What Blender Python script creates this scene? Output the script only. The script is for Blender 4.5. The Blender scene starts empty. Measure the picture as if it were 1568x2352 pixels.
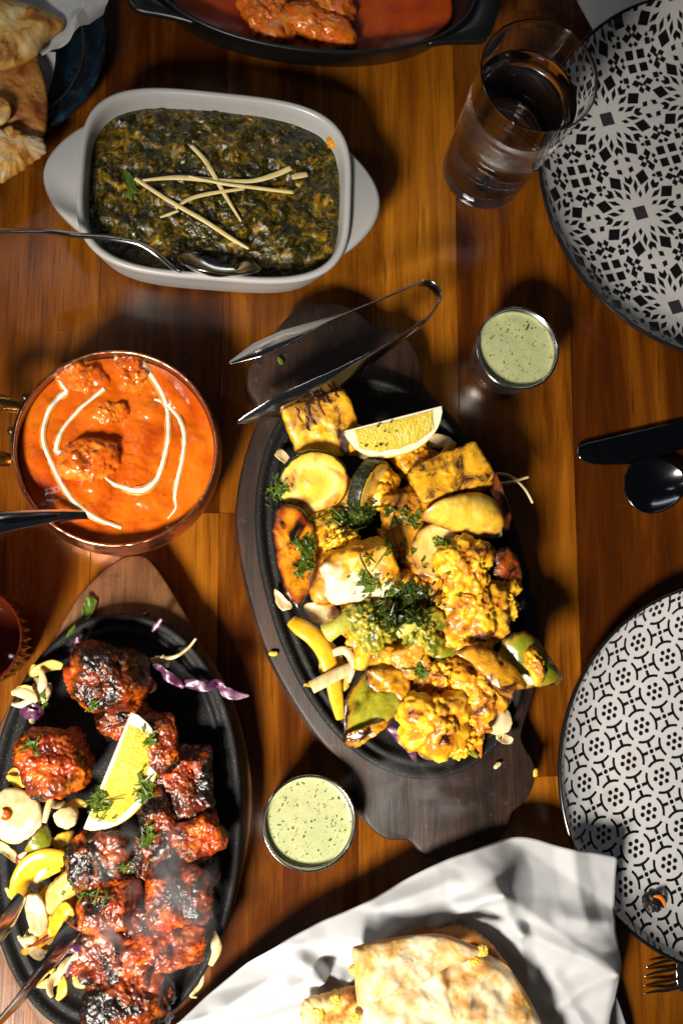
import bpy, bmesh, math, random
import numpy as np
from mathutils import Vector, Matrix, Euler
from mathutils.bvhtree import BVHTree

sc = bpy.context.scene
COL = sc.collection
R = math.radians

# ------------------------------------------------------------------ camera
# picture frame used for measuring: 1568 x 2352; the foot of the vertical through
# the camera lies at (450, 1500) in it, the camera hangs 0.68 m above the table
FW, FH, FPX, CAMH = 1568.0, 2352.0, 35.0 / 36.0 * 2352.0, 0.68
_d = np.array([450.0 - FW / 2, -(1500.0 - FH / 2), -FPX]); _d /= np.linalg.norm(_d)
_zc = -_d
_xc = np.array([1.0, 0, 0]) - _zc[0] * _zc; _xc /= np.linalg.norm(_xc)
_yc = np.cross(_zc, _xc)
RW = np.stack([_xc, _yc, _zc])              # camera space -> world space
cam_data = bpy.data.cameras.new('camera'); cam = bpy.data.objects.new('camera', cam_data); COL.objects.link(cam)
cam_data.sensor_fit = 'VERTICAL'; cam_data.sensor_height = 36.0; cam_data.sensor_width = 24.0; cam_data.lens = 35.0
cam_data.clip_start = 0.01; cam_data.clip_end = 50
m4 = Matrix([list(RW[0]) + [0], list(RW[1]) + [0], list(RW[2]) + [CAMH], [0, 0, 0, 1]])
cam.matrix_world = m4
cam_data.dof.use_dof = True; cam_data.dof.focus_distance = 0.645; cam_data.dof.aperture_fstop = 9.0
sc.camera = cam

def V(px, py, z=0.0):
    """point of the place at height z that the photograph shows at (px, py)"""
    v = RW @ np.array([px - FW / 2, -(py - FH / 2), -FPX])
    t = (z - CAMH) / v[2]
    return Vector((v[0] * t, v[1] * t, z))
K = 1707 / 1568.0
def crop(x0, y0, s):
    return lambda zx, zy, z=0.0: V((x0 + zx / s) / K, (y0 + zy / s) / K, z)
A = crop(0, 0, 1.568); B = crop(1000, 0, 2.2178); C = crop(0, 700, 2.24); D = crop(580, 680, 1.9122)
E = crop(580, 1250, 1.8023); F = crop(0, 1350, 2.3758); G = crop(0, 1900, 2.3758); H = crop(400, 2050, 1.1997)
I = crop(1380, 1000, 4.795); J = crop(1380, 1450, 2.2385); Q = crop(0, 0, 4.9); T = crop(300, 0, 1.7422); S = crop(0, 0, 1.0)

# ------------------------------------------------------------------ light
world = bpy.data.worlds.new('World'); sc.world = world; world.use_nodes = True
bg = world.node_tree.nodes['Background']; bg.inputs[0].default_value = (0.62, 0.72, 0.9, 1); bg.inputs[1].default_value = 0.015
def area(name, loc, target, sx, sy, power, color):
    l = bpy.data.lights.new(name, 'AREA'); l.shape = 'RECTANGLE'; l.size = sx; l.size_y = sy; l.energy = power; l.color = color
    o = bpy.data.objects.new(name, l); COL.objects.link(o); o.location = loc
    o.rotation_euler = (Vector(target) - Vector(loc)).to_track_quat('-Z', 'Y').to_euler()
    return o
def spot(name, loc, target, size_deg, blend, radius, power, color):
    l = bpy.data.lights.new(name, 'SPOT'); l.spot_size = R(size_deg); l.spot_blend = blend; l.shadow_soft_size = radius; l.energy = power; l.color = color
    o = bpy.data.objects.new(name, l); COL.objects.link(o); o.location = loc
    o.rotation_euler = (Vector(target) - Vector(loc)).to_track_quat('-Z', 'Y').to_euler()
    return o
spot('window_light', (-0.42, -0.66, 0.86), (0.04, -0.05, 0.0), 46, 1.0, 0.14, 126.0, (1.0, 0.92, 0.80))
area('small_window_light', (-0.28, 0.74, 1.2), (-0.05, 0.2, 0.0), 0.24, 0.010, 0.12, (0.92, 0.96, 1.0))
area('far_rim_light', (0.15, 1.75, 0.9), (0.1, 0.2, 0.0), 1.4, 0.07, 1.3, (0.92, 0.96, 1.0))  # added unseen strip lamp, brightens the rims of glass and dishes
area('left_glint_light', (-1.05, 0.45, 0.9), (0.1, 0.2, 0.0), 0.06, 0.6, 1.2, (0.92, 0.96, 1.0))  # added unseen lamp for glints on the tumbler and tongs
sc.view_settings.view_transform = 'Standard'; sc.view_settings.look = 'None'
sc.view_settings.exposure = 0.38; sc.view_settings.gamma = 1.0; sc.view_settings.use_curve_mapping = False
sc.render.engine = 'CYCLES'
cy = sc.cycles
cy.use_denoising = True; cy.max_bounces = 12; cy.transmission_bounces = 12; cy.glossy_bounces = 6; cy.diffuse_bounces = 4
cy.sample_clamp_indirect = 6.0; cy.caustics_reflective = True; cy.caustics_refractive = True; cy.blur_glossy = 0.6

# ------------------------------------------------------------------ helpers: noise
rng = np.random.default_rng(7)
def _hash(ix, iy, iz, seed):
    h = (ix * 374761393 + iy * 668265263 + iz * 2147483647 + seed * 144269504) & 0xFFFFFFFF
    h = ((h ^ (h >> 13)) * 1274126177) & 0xFFFFFFFF
    h = ((h ^ (h >> 16)) * 2246822519) & 0xFFFFFFFF
    return ((h ^ (h >> 15)) & 0xFFFF).astype(np.float64) / 32767.5 - 1.0
def noise3(p, seed=0):
    """value noise in -1..1, p is (n, 3)"""
    i = np.floor(p).astype(np.int64); f = p - i; u = f * f * f * (f * (f * 6 - 15) + 10)
    out = 0
    for dx in (0, 1):
        for dy in (0, 1):
            for dz in (0, 1):
                w = (u[:, 0] if dx else 1 - u[:, 0]) * (u[:, 1] if dy else 1 - u[:, 1]) * (u[:, 2] if dz else 1 - u[:, 2])
                out = out + w * _hash(i[:, 0] + dx, i[:, 1] + dy, i[:, 2] + dz, seed)
    return out
def fbm(p, octv=4, seed=0, gain=0.5):
    s = 0; a = 1.0; q = np.array(p, float)
    for o in range(octv):
        s = s + a * noise3(q + o * 17.3, seed + o); q = q * 2.03; a *= gain
    return s

# ------------------------------------------------------------------ helpers: objects
def tag(o, label, cat, group=None):
    o['label'] = label; o['category'] = cat
    if group: o['group'] = group
    return o
def structure(o): o['kind'] = 'structure'; return o
def stuff(o): o['kind'] = 'stuff'; return o
def empty(name, loc):
    o = bpy.data.objects.new(name, None); o.empty_display_size = 0.02; COL.objects.link(o); o.location = loc
    return o
FOOD = []          # (vertices, faces) of what chopped herbs may fall on
def mesh_obj(name, verts, faces, mat, parent=None, smooth=True, attrs=None, food=False, origin=None):
    """verts in world space; the origin of the object is put at `origin` (default: middle of its base)"""
    v = np.asarray(verts, float)
    if food: FOOD.append((v.copy(), [tuple(f) for f in faces]))
    if origin is None:
        origin = Vector((float((v[:, 0].min() + v[:, 0].max()) / 2), float((v[:, 1].min() + v[:, 1].max()) / 2), float(v[:, 2].min())))
    origin = Vector(origin)
    if parent is not None: origin = Vector(parent.location)
    me = bpy.data.meshes.new(name)
    me.from_pydata((v - np.array(origin)).tolist(), [], [tuple(int(i) for i in f) for f in faces])
    if attrs:
        for k, a in attrs.items():
            at = me.attributes.new(k, 'FLOAT', 'POINT'); at.data.foreach_set('value', np.asarray(a, np.float32))
    me.update()
    if smooth: me.polygons.foreach_set('use_smooth', [True] * len(me.polygons))
    bm = bmesh.new(); bm.from_mesh(me); bmesh.ops.recalc_face_normals(bm, faces=bm.faces); bm.to_mesh(me); bm.free()
    me.materials.append(mat)
    o = bpy.data.objects.new(name, me); COL.objects.link(o)
    if parent is not None: o.parent = parent
    else: o.location = origin
    return o
def autosmooth(o, deg=35):
    me = o.data
    bm = bmesh.new(); bm.from_mesh(me)
    for e in bm.edges:
        e.smooth = e.calc_face_angle(0) < R(deg)
    bm.to_mesh(me); bm.free()
    return o

def grid_faces(nr, nc, wrap_c=True, wrap_r=False):
    f = []
    for r in range(nr if wrap_r else nr - 1):
        for c in range(nc if wrap_c else nc - 1):
            a = r * nc + c; b = r * nc + (c + 1) % nc; r2 = (r + 1) % nr
            f.append((a, b, r2 * nc + (c + 1) % nc, r2 * nc + c))
    return f
def loft(name, rings, mat, parent=None, cap0=True, cap1=True, **kw):
    n = len(rings[0]); v = [p for r in rings for p in r]; f = grid_faces(len(rings), n)
    if cap0: f.append(tuple(range(n - 1, -1, -1)))
    if cap1: f.append(tuple(range((len(rings) - 1) * n, len(rings) * n)))
    return mesh_obj(name, v, f, mat, parent, **kw)
def sellipse(c, a, b, n, rot, z, m=128):
    """ring of a superellipse round c"""
    out = []
    for k in range(m):
        t = 2 * math.pi * k / m; ct, st = math.cos(t), math.sin(t)
        r = (abs(ct / a) ** n + abs(st / b) ** n) ** (-1 / n)
        x, y = r * ct, r * st
        out.append((c[0] + x * math.cos(rot) - y * math.sin(rot), c[1] + x * math.sin(rot) + y * math.cos(rot), z))
    return out
def catmull(pts, per=8, closed=False):
    p = [Vector(q) for q in pts]; n = len(p); out = []
    rngk = range(n if closed else n - 1)
    for k in rngk:
        if closed: a, b, c, d = p[k - 1], p[k], p[(k + 1) % n], p[(k + 2) % n]
        else: a, b, c, d = p[max(k - 1, 0)], p[k], p[k + 1], p[min(k + 2, n - 1)]
        for j in range(per):
            t = j / per
            out.append(0.5 * ((2 * b) + (c - a) * t + (2 * a - 5 * b + 4 * c - d) * t * t + (3 * b - a - 3 * c + d) * t ** 3))
    if not closed: out.append(p[-1])
    return out
def offset_ring(pts, d):
    """closed outline moved inwards by d (points are counter-clockwise or clockwise)"""
    n = len(pts); area2 = sum(pts[i][0] * pts[(i + 1) % n][1] - pts[(i + 1) % n][0] * pts[i][1] for i in range(n))
    s = 1 if area2 > 0 else -1; out = []
    for i in range(n):
        t = Vector((pts[(i + 1) % n][0] - pts[i - 1][0], pts[(i + 1) % n][1] - pts[i - 1][1])).normalized()
        out.append((pts[i][0] - t.y * d * s, pts[i][1] + t.x * d * s))
    return out
def prism(name, outline, z0, z1, bev, mat, parent=None, **kw):
    o2 = [(p[0], p[1]) for p in outline]
    i1 = offset_ring(o2, bev * 0.3); i2 = offset_ring(o2, bev)
    rings = [[(x, y, z0) for x, y in i2], [(x, y, z0 + bev) for x, y in o2], [(x, y, z1 - bev) for x, y in o2],
             [(x, y, z1 - bev * 0.3) for x, y in i1], [(x, y, z1) for x, y in i2]]
    return loft(name, rings, mat, parent, **kw)
def sweep(name, path, widths, thick, mat, parent=None, roll=0.0, per=8, m=10, up=(0, 0, 1), food=False, power=3.0, rolls=None, attrs=None):
    """flattened bar along a smooth path; roll turns its flat side"""
    P = catmull(path, per); n = len(P)
    W = np.interp(np.linspace(0, 1, n), np.linspace(0, 1, len(widths)), widths)
    th = thick if hasattr(thick, '__len__') else [thick, thick]
    TH = np.interp(np.linspace(0, 1, n), np.linspace(0, 1, len(th)), th)
    RL = np.interp(np.linspace(0, 1, n), np.linspace(0, 1, len(rolls)), rolls) if rolls is not None else np.full(n, roll)
    rings = []
    for k in range(n):
        t = (P[min(k + 1, n - 1)] - P[max(k - 1, 0)]).normalized()
        u = Vector(up); s = t.cross(u)
        if s.length < 1e-4: s = t.cross(Vector((0, 1, 0)))
        s.normalize(); u = s.cross(t).normalized()
        q = Matrix.Rotation(float(RL[k]), 3, t); s = q @ s; u = q @ u
        ring = []
        for j in range(m):
            a = 2 * math.pi * j / m; ca, sa = math.cos(a), math.sin(a)
            rr = (abs(ca) ** power + abs(sa) ** power) ** (-1 / power)
            ring.append(tuple(P[k] + s * (rr * ca * W[k] / 2) + u * (rr * sa * TH[k] / 2)))
        rings.append(ring)
    return loft(name, rings, mat, parent, food=food)
_ico = {}
def ico(sub):
    if sub not in _ico:
        bm = bmesh.new(); bmesh.ops.create_icosphere(bm, subdivisions=sub, radius=1)
        v = np.array([q.co[:] for q in bm.verts]); v /= np.linalg.norm(v, axis=1)[:, None]
        _ico[sub] = (v, [tuple(q.index for q in f.verts) for f in bm.faces]); bm.free()
    return _ico[sub]
def rotm(rx, ry, rz): return np.array(Euler((R(rx), R(ry), R(rz))).to_matrix())
def blob(name, c, dims, mat, p=2.5, rot=(0, 0, 0), amps=((18, .10), (55, .05)), cuts=0, cutd=.75, sub=5, seed=0, parent=None, food=True, flat=None):
    """lump: superellipsoid with flat cuts and noise; amps are (frequency per lump, amount)"""
    d, f = ico(sub); a = np.array(dims) / 2
    r = (np.abs(d / a) ** p).sum(1) ** (-1 / p)
    g = np.random.default_rng(seed)
    pos = d * r[:, None]
    sz = float(a.mean())
    for k in range(cuts):
        n = g.normal(size=3); n /= np.linalg.norm(n)
        h = cutd * (np.abs(n) * a).sum() * 0.72
        over = pos @ n - h
        pos = pos - np.where(over > 0, over * 0.88, 0)[:, None] * n
    rad = np.linalg.norm(pos, axis=1); dn = pos / rad[:, None]
    disp = 0
    for q, (fr, am) in enumerate(amps):
        disp = disp + am * fbm(pos / sz * fr * 0.1 + seed * 3.1, 3, seed + q * 5)
    if len(amps): pos = pos + dn * (disp * sz)[:, None]
    w = pos @ rotm(*rot).T + np.array(c)
    return mesh_obj(name, w, f, mat, parent, food=food)
def floret(name, c, spheres, mat, bump=.0016, nb=240, sub=5, seed=0, parent=None, squash=1.0, food=True, sharp=1.0):
    """cauliflower or broccoli head: union of balls seen from its middle, covered with small nodules"""
    d, f = ico(sub); g = np.random.default_rng(seed)
    r = np.zeros(len(d)) + 0.004
    for (x, y, z, s) in spheres:
        o = np.array([x, y, z]); b = d @ o; disc = b * b - (o @ o - s * s)
        r = np.maximum(r, np.where(disc > 0, b + np.sqrt(np.maximum(disc, 0)), 0))
    nd = g.normal(size=(nb, 3)); nd /= np.linalg.norm(nd, axis=1)[:, None]
    cosm = (d @ nd.T).max(1); ang = np.arccos(np.clip(cosm, -1, 1)); wd = math.sqrt(4 * math.pi / nb) * 0.62
    cell = np.clip(1 - (ang / wd) ** 2, -0.6, 1)
    r = r + bump * cell * sharp + bump * 0.8 * fbm(d * 9 + seed, 3, seed)
    w = d * r[:, None]; w[:, 2] *= squash
    w = w + np.array(c)
    return mesh_obj(name, w, f, mat, parent, food=food, attrs={'cell': cell})
def slab(name, pts, z0, thick, mat, dome=0.0, tilt=(0, 0), cyl=(0, 0.0), rough=0.0, rfreq=120, seed=0, nt=96, nr=14, rnd=0.5, parent=None,
         smooth_outline=True, food=True, zfun=None, ragged=0.0, puff=0.0):
    """piece with the outline pts (world xy), z0 its underside at the middle. dome: rise of the middle; cyl=(angle, rise): bent round an axis;
    rnd: roundness of the edge; attribute rho runs 0 (middle) to 1 (edge)"""
    P = catmull([(p[0], p[1], 0) for p in pts], 8, True) if smooth_outline else [Vector((p[0], p[1], 0)) for p in pts]
    cx = sum(p.x for p in P) / len(P); cyy = sum(p.y for p in P) / len(P)
    L = [0]; n = len(P)
    for k in range(n): L.append(L[-1] + (P[(k + 1) % n] - P[k]).length)
    ring = []
    for k in range(nt):
        t = L[-1] * k / nt; j = max(i for i in range(n) if L[i] <= t); q = (t - L[j]) / max(L[j + 1] - L[j], 1e-9)
        ring.append(P[j].lerp(P[(j + 1) % n], q))
    bx = np.array([p.x - cx for p in ring]); by = np.array([p.y - cyy for p in ring])
    if ragged:
        nn = fbm(np.stack([bx * 400, by * 400, np.zeros(nt)], 1), 3, seed + 3) * ragged
        ln = np.hypot(bx, by); bx = bx * (1 + nn / ln); by = by * (1 + nn / ln)
    size = float(np.hypot(bx, by).mean())
    rho = np.sin(np.linspace(0.06, 1, nr) * math.pi / 2)
    X = np.concatenate([bx * q for q in rho]); Y = np.concatenate([by * q for q in rho]); RH = np.repeat(rho, nt)
    ca, sa = math.cos(cyl[0]), math.sin(cyl[0])
    def mid(X, Y, RH):
        s = (X * ca + Y * sa) / size
        z = z0 + dome * (1 - RH ** 2) + cyl[1] * (1 - s * s) + tilt[0] * X + tilt[1] * Y
        if zfun is not None: z = z + zfun(X + cx, Y + cyy)
        return z
    e = np.clip(1 - RH ** (2 / max(rnd, .05)), 0, 1) ** 0.5
    zt = mid(X, Y, RH) + thick * (0.5 + 0.5 * e) + puff * (1 - RH ** 2); zb = mid(X, Y, RH) + thick * (0.5 - 0.5 * e)
    if rough:
        nz = rough * fbm(np.stack([X * rfreq, Y * rfreq, np.full_like(X, seed * 1.7)], 1), 4, seed); zt = zt + nz * (0.3 + 0.7 * e)
    vt = np.stack([X + cx, Y + cyy, zt], 1); vb = np.stack([X + cx, Y + cyy, zb], 1)
    N = len(vt); f = grid_faces(nr, nt)
    fb = [tuple(i + N for i in reversed(q)) for q in f]
    top_c = list(range(nt - 1, -1, -1)); bot_c = [N + k for k in range(nt)]
    side = [((nr - 1) * nt + k, N + (nr - 1) * nt + k, N + (nr - 1) * nt + (k + 1) % nt, (nr - 1) * nt + (k + 1) % nt) for k in range(nt)]
    verts = np.concatenate([vt, vb]); faces = f + fb + side + [tuple(top_c), tuple(bot_c)]
    return mesh_obj(name, verts, faces, mat, parent, food=food, attrs={'rho': np.concatenate([RH, RH]), 'side': np.concatenate([np.ones(N), np.zeros(N)])})
def circle_fit(pts):
    Am = np.array([[2 * p[0], 2 * p[1], 1] for p in pts]); bb = np.array([p[0] ** 2 + p[1] ** 2 for p in pts])
    s = np.linalg.lstsq(Am, bb, rcond=None)[0]
    return s[0], s[1], math.sqrt(s[2] + s[0] ** 2 + s[1] ** 2)

# ------------------------------------------------------------------ helpers: materials
class X:
    """a socket that can be calculated with"""
    def __init__(s, b, k): s.b = b; s.k = k
    def _m(s, op, o=None, c=None): return s.b.math(op, s, o, c)
    def __add__(s, o): return s._m('ADD', o)
    __radd__ = __add__
    def __sub__(s, o): return s._m('SUBTRACT', o)
    def __rsub__(s, o): return s.b.math('SUBTRACT', o, s)
    def __mul__(s, o): return s._m('MULTIPLY', o)
    __rmul__ = __mul__
    def __truediv__(s, o): return s._m('DIVIDE', o)
    def __lt__(s, o): return s._m('LESS_THAN', o)
    def __gt__(s, o): return s._m('GREATER_THAN', o)
    def abs(s): return s._m('ABSOLUTE')
    def max(s, o): return s._m('MAXIMUM', o)
    def min(s, o): return s._m('MINIMUM', o)
    def pow(s, o): return s._m('POWER', o)
    def sqrt(s): return s._m('SQRT')
    def floor(s): return s._m('FLOOR')
    def clamp(s): r = s._m('ADD', 0.0); r.k.node.use_clamp = True; return r
    def step(s, a, w):                      # smooth step round a of width w
        r = (s - (a - w / 2)) / w; return r.clamp()
class MB:
    def __init__(s, name):
        s.m = bpy.data.materials.new(name); s.m.use_nodes = True; s.t = s.m.node_tree; s.t.nodes.clear()
        s.out = s.t.nodes.new('ShaderNodeOutputMaterial'); s._c = None; s._r = None
    def node(s, kind, **props):
        n = s.t.nodes.new(kind)
        for k, v in props.items(): setattr(n, k, v)
        return n
    def put(s, sock, v):
        if isinstance(v, X): s.t.links.new(v.k, sock)
        elif isinstance(v, bpy.types.NodeSocket): s.t.links.new(v, sock)
        elif v is not None:
            if hasattr(v, '__len__') and len(v) == 3 and sock.type == 'RGBA': v = tuple(v) + (1,)
            sock.default_value = v
    def math(s, op, a, b=None, c=None):
        n = s.node('ShaderNodeMath', operation=op)
        s.put(n.inputs[0], a)
        if b is not None: s.put(n.inputs[1], b)
        if c is not None: s.put(n.inputs[2], c)
        return X(s, n.outputs[0])
    def coord(s):
        if s._c is None: s._c = s.node('ShaderNodeTexCoord').outputs['Object']
        return s._c
    def rand(s):
        if s._r is None: s._r = X(s, s.node('ShaderNodeObjectInfo').outputs['Random'])
        return s._r
    def vec(s, scale=(1, 1, 1), loc=(0, 0, 0), rot=(0, 0, 0), rnd=False, src=None):
        n = s.node('ShaderNodeMapping'); s.put(n.inputs[0], src or s.coord())
        n.inputs[1].default_value = loc; n.inputs[2].default_value = rot; n.inputs[3].default_value = scale
        o = n.outputs[0]
        if rnd:
            a = s.node('ShaderNodeVectorMath', operation='ADD'); s.t.links.new(o, a.inputs[0])
            cx = s.node('ShaderNodeCombineXYZ'); s.put(cx.inputs[0], s.rand() * 37.0); s.put(cx.inputs[1], s.rand() * 91.0); s.put(cx.inputs[2], s.rand() * 53.0)
            s.t.links.new(cx.outputs[0], a.inputs[1]); o = a.outputs[0]
        return o
    def xyz(s, v=None):
        n = s.node('ShaderNodeSeparateXYZ'); s.put(n.inputs[0], v or s.coord())
        return [X(s, n.outputs[i]) for i in range(3)]
    def noise(s, scale, detail=4, rough=.55, dist=0.0, v=None):
        n = s.node('ShaderNodeTexNoise'); s.put(n.inputs['Vector'], v or s.vec(rnd=True))
        n.inputs['Scale'].default_value = scale; n.inputs['Detail'].default_value = detail; n.inputs['Roughness'].default_value = rough; n.inputs['Distortion'].default_value = dist
        return X(s, n.outputs['Fac'])
    def voronoi(s, scale, feature='F1', v=None, rndm=1.0):
        n = s.node('ShaderNodeTexVoronoi', feature=feature); s.put(n.inputs['Vector'], v or s.vec(rnd=True)); n.inputs['Scale'].default_value = scale
        n.inputs['Randomness'].default_value = rndm
        return X(s, n.outputs['Distance'])
    def attr(s, name):
        n = s.node('ShaderNodeAttribute', attribute_name=name); return X(s, n.outputs['Fac'])
    def ramp(s, fac, stops):
        n = s.node('ShaderNodeValToRGB'); s.put(n.inputs[0], fac); e = n.color_ramp.elements
        while len(e) < len(stops): e.new(0.5)
        for q, (p, c) in zip(e, stops): q.position = p; q.color = tuple(c) + (1,) if len(c) == 3 else c
        return n.outputs[0]
    def mix(s, fac, a, b, mode='MIX'):
        n = s.node('ShaderNodeMix', data_type='RGBA', blend_type=mode); s.put(n.inputs[0], fac); s.put(n.inputs[6], a); s.put(n.inputs[7], b)
        return n.outputs[2]
    def bump(s, h, strength=.4, dist=.001, normal=None):
        n = s.node('ShaderNodeBump'); n.inputs['Strength'].default_value = strength; n.inputs['Distance'].default_value = dist; s.put(n.inputs['Height'], h)
        if normal is not None: s.put(n.inputs['Normal'], normal)
        return n.outputs[0]
    def done(s, color, rough=.5, metal=0.0, normal=None, sss=0.0, ssr=(.004, .002, .001), spec=.5, trans=0.0, ior=None, coat=0.0, coatr=.1, sheen=0, alpha=None):
        n = s.node('ShaderNodeBsdfPrincipled'); s.put(n.inputs['Base Color'], color); s.put(n.inputs['Roughness'], rough); s.put(n.inputs['Metallic'], metal)
        s.put(n.inputs['Normal'], normal); s.put(n.inputs['Specular IOR Level'], spec)
        if sss: n.inputs['Subsurface Weight'].default_value = sss; n.inputs['Subsurface Radius'].default_value = ssr; n.inputs['Subsurface Scale'].default_value = 1.0
        if trans: n.inputs['Transmission Weight'].default_value = trans
        if ior: n.inputs['IOR'].default_value = ior
        if coat: s.put(n.inputs['Coat Weight'], coat); n.inputs['Coat Roughness'].default_value = coatr
        s.t.links.new(n.outputs[0], s.out.inputs[0]); s.p = n
        return s.m

# ------------------------------------------------------------------ materials
M = {}
def m_table():
    b = MB('table_wood'); r = b.rand()
    v = b.vec(scale=(1, .09, 1), rnd=True)
    g1 = b.noise(55, 6, .62, .6, v); g2 = b.noise(620, 4, .6, .2, b.vec(scale=(1, .03, 1), rnd=True)); g3 = b.noise(9, 3, .5, 0, b.vec(scale=(1, .3, 1), rnd=True))  # broad wood tone in g3 also stands in for pools of shadow
    base = b.ramp(g1 * .5 + g3 * .38 + r * .12, [(.30, (.022, .0045, .0005)), (.46, (.080, .020, .0013)), (.59, (.215, .070, .0040)), (.76, (.44, .170, .011))])
    pore = g2.step(.38, .16)
    knot = b.voronoi(9, 'F1', b.vec(scale=(1, .5, 1), rnd=True)).step(.055, .07)
    col = b.mix(pore, b.mix(.6, base, (.02, .005, .0008)), base)
    col = b.mix(knot, (.06, .018, .004), col)
    shade = b.mix(r, (.84, .76, .70), (1.08, 1.04, 1.0))
    col = b.mix(1.0, col, shade, 'MULTIPLY')
    scuff = b.noise(26, 5, .65, .4, b.vec())
    n = b.bump(g2, .16, .0004, b.bump(b.noise(16, 3, .5, 0, b.vec()), .06, .002))
    return b.done(col, b.math('MULTIPLY_ADD', scuff, .26, .10), normal=n, spec=.36, coat=.10, coatr=.14)
M['table'] = m_table()
def m_board(name, lo, mid, hi, rough, burn):
    b = MB(name)
    v = b.vec(scale=(1, .12, 1), rnd=True)
    g = b.noise(80, 6, .68, 1.2, v); f = b.noise(330, 4, .65, .3, b.vec(scale=(1, .06, 1), rnd=True)); big = b.noise(22, 4, .6)
    col = b.ramp(g * .6 + big * .4, [(.3, lo), (.5, mid), (.72, hi)])
    col = b.mix(f.step(.4, .2), b.mix(.6, col, lo), col)
    col = b.mix(b.noise(34, 5, .7, .5).step(.60, .12) * burn, col, (.006, .004, .003))
    worn = b.noise(120, 5, .7).step(.66, .1)
    col = b.mix(worn * .35, col, (.17, .095, .055))
    n = b.bump(f * .6 + g, .5, .0007)
    return b.done(col, b.math('MULTIPLY_ADD', big, .3, rough), normal=n, spec=.4)
M['board_dark'] = m_board('charred_board_wood', (.005, .0025, .0018), (.022, .0095, .005), (.070, .030, .014), .40, .8)
M['board_brown'] = m_board('brown_board_wood', (.032, .012, .004), (.13, .052, .017), (.28, .13, .046), .42, .45)
def m_iron():
    b = MB('cast_iron'); f = b.noise(900, 4, .7); g = b.noise(120, 4, .6)
    grease = b.noise(60, 4, .65).step(.56, .2)
    speck = b.voronoi(420).step(.15, .08)
    col = b.mix(speck, (.10, .09, .08), b.mix(g, (.004, .004, .0045), (.013, .012, .012)))
    return b.done(col, b.math('MULTIPLY_ADD', grease, -.20, .68), normal=b.bump(f + g * .6, .55, .0006), spec=.28)
M['iron'] = m_iron()
def m_ceramic(name, col, spec=.5, rough=.22, specks=True):
    b = MB(name); c = col
    if specks:
        s = b.voronoi(330).step(.055, .04); c = b.mix(s, tuple(q * .35 for q in col), col)
    w = b.noise(40, 4, .6); return b.done(c, b.math('MULTIPLY_ADD', w, .22, rough), normal=b.bump(b.noise(70, 2), .05, .001), spec=spec)
M['ceramic'] = m_ceramic('off_white_ceramic', (.40, .395, .39))
M['black_glaze'] = m_ceramic('black_glaze', (.007, .007, .0075), .45, .22, False)
def m_blue():
    b = MB('dark_blue_glaze'); g = b.noise(90, 5, .7, .6)
    return b.done(b.ramp(g, [(.4, (.004, .006, .009)), (.58, (.006, .018, .035)), (.72, (.015, .07, .11))]), .25, normal=b.bump(g, .1, .001), coat=.3)
M['blue_glaze'] = m_blue()
M['gold'] = MB('gold_edge').done((.62, .40, .16), .3, 1.0)
def m_steel(name, col=(.62, .61, .60), r0=.10, r1=.16):
    b = MB(name); s = b.noise(90, 4, .6); sm = b.noise(1400, 2, .5, 0, b.vec(scale=(.05, 1, 1)))
    return b.done(col, b.math('MULTIPLY_ADD', s, r1, r0 - .02), 1.0, normal=b.bump(sm, .03, .0002))
M['steel'] = m_steel('polished_steel'); M['steel_cup'] = m_steel('brushed_cup_steel', (.58, .57, .56), .22, .14)
M['steel_dark'] = m_steel('dark_reflection_steel', (.16, .16, .17), .12, .10); M['tin'] = m_steel('tinned_lining', (.30, .28, .26), .24, .2)  # cutlery steel: dark reflections put into its base colour
def m_copper():
    b = MB('hammered_copper'); d = b.voronoi(190, 'SMOOTH_F1'); t = b.noise(45, 4, .6)
    return b.done(b.mix(t, (.62, .24, .11), (.86, .42, .25)), b.math('MULTIPLY_ADD', t, .2, .20), 1.0, normal=b.bump(d, .55, .0016))
M['copper'] = m_copper()
M['brass'] = m_steel('aged_brass', (.58, .30, .07), .18, .2); M['bronze'] = m_steel('dark_bronze', (.10, .07, .045), .3, .2)
M['glass'] = MB('clear_glass').done((.985, .99, .99), 0.0, trans=1.0, ior=1.48, spec=.5)
M['water'] = MB('water').done((.99, .995, 1.0), 0.0, trans=1.0, ior=1.333)
def m_amber():
    b = MB('amber_ribbed_glass'); return b.done((.20, .028, .010), .07, trans=.7, ior=1.5)
M['amber'] = m_amber()
def m_paper():
    b = MB('white_paper'); n = b.noise(500, 3, .6); w = b.noise(60, 5, .6)
    g = b.noise(14, 4, .7).step(.66, .1)
    col = b.mix(g * .25, (.56, .57, .59), (.55, .50, .38))
    pr = b.node('ShaderNodeBsdfPrincipled'); b.put(pr.inputs['Base Color'], col); pr.inputs['Roughness'].default_value = .62
    b.put(pr.inputs['Normal'], b.bump(n * .3 + w, .12, .0008))
    tr = b.node('ShaderNodeBsdfTranslucent'); b.put(tr.inputs[0], (.62, .63, .65, 1))
    mx = b.node('ShaderNodeMixShader'); mx.inputs[0].default_value = .28
    b.t.links.new(pr.outputs[0], mx.inputs[1]); b.t.links.new(tr.outputs[0], mx.inputs[2]); b.t.links.new(mx.outputs[0], b.out.inputs[0])
    return b.m
M['paper'] = m_paper()
def m_napkin():
    b = MB('napkin_tissue'); v = b.voronoi(900, 'F1', b.vec(), .1); return b.done((.74, .73, .71), .85, normal=b.bump(v, .4, .0004))
M['napkin'] = m_napkin()
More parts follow.
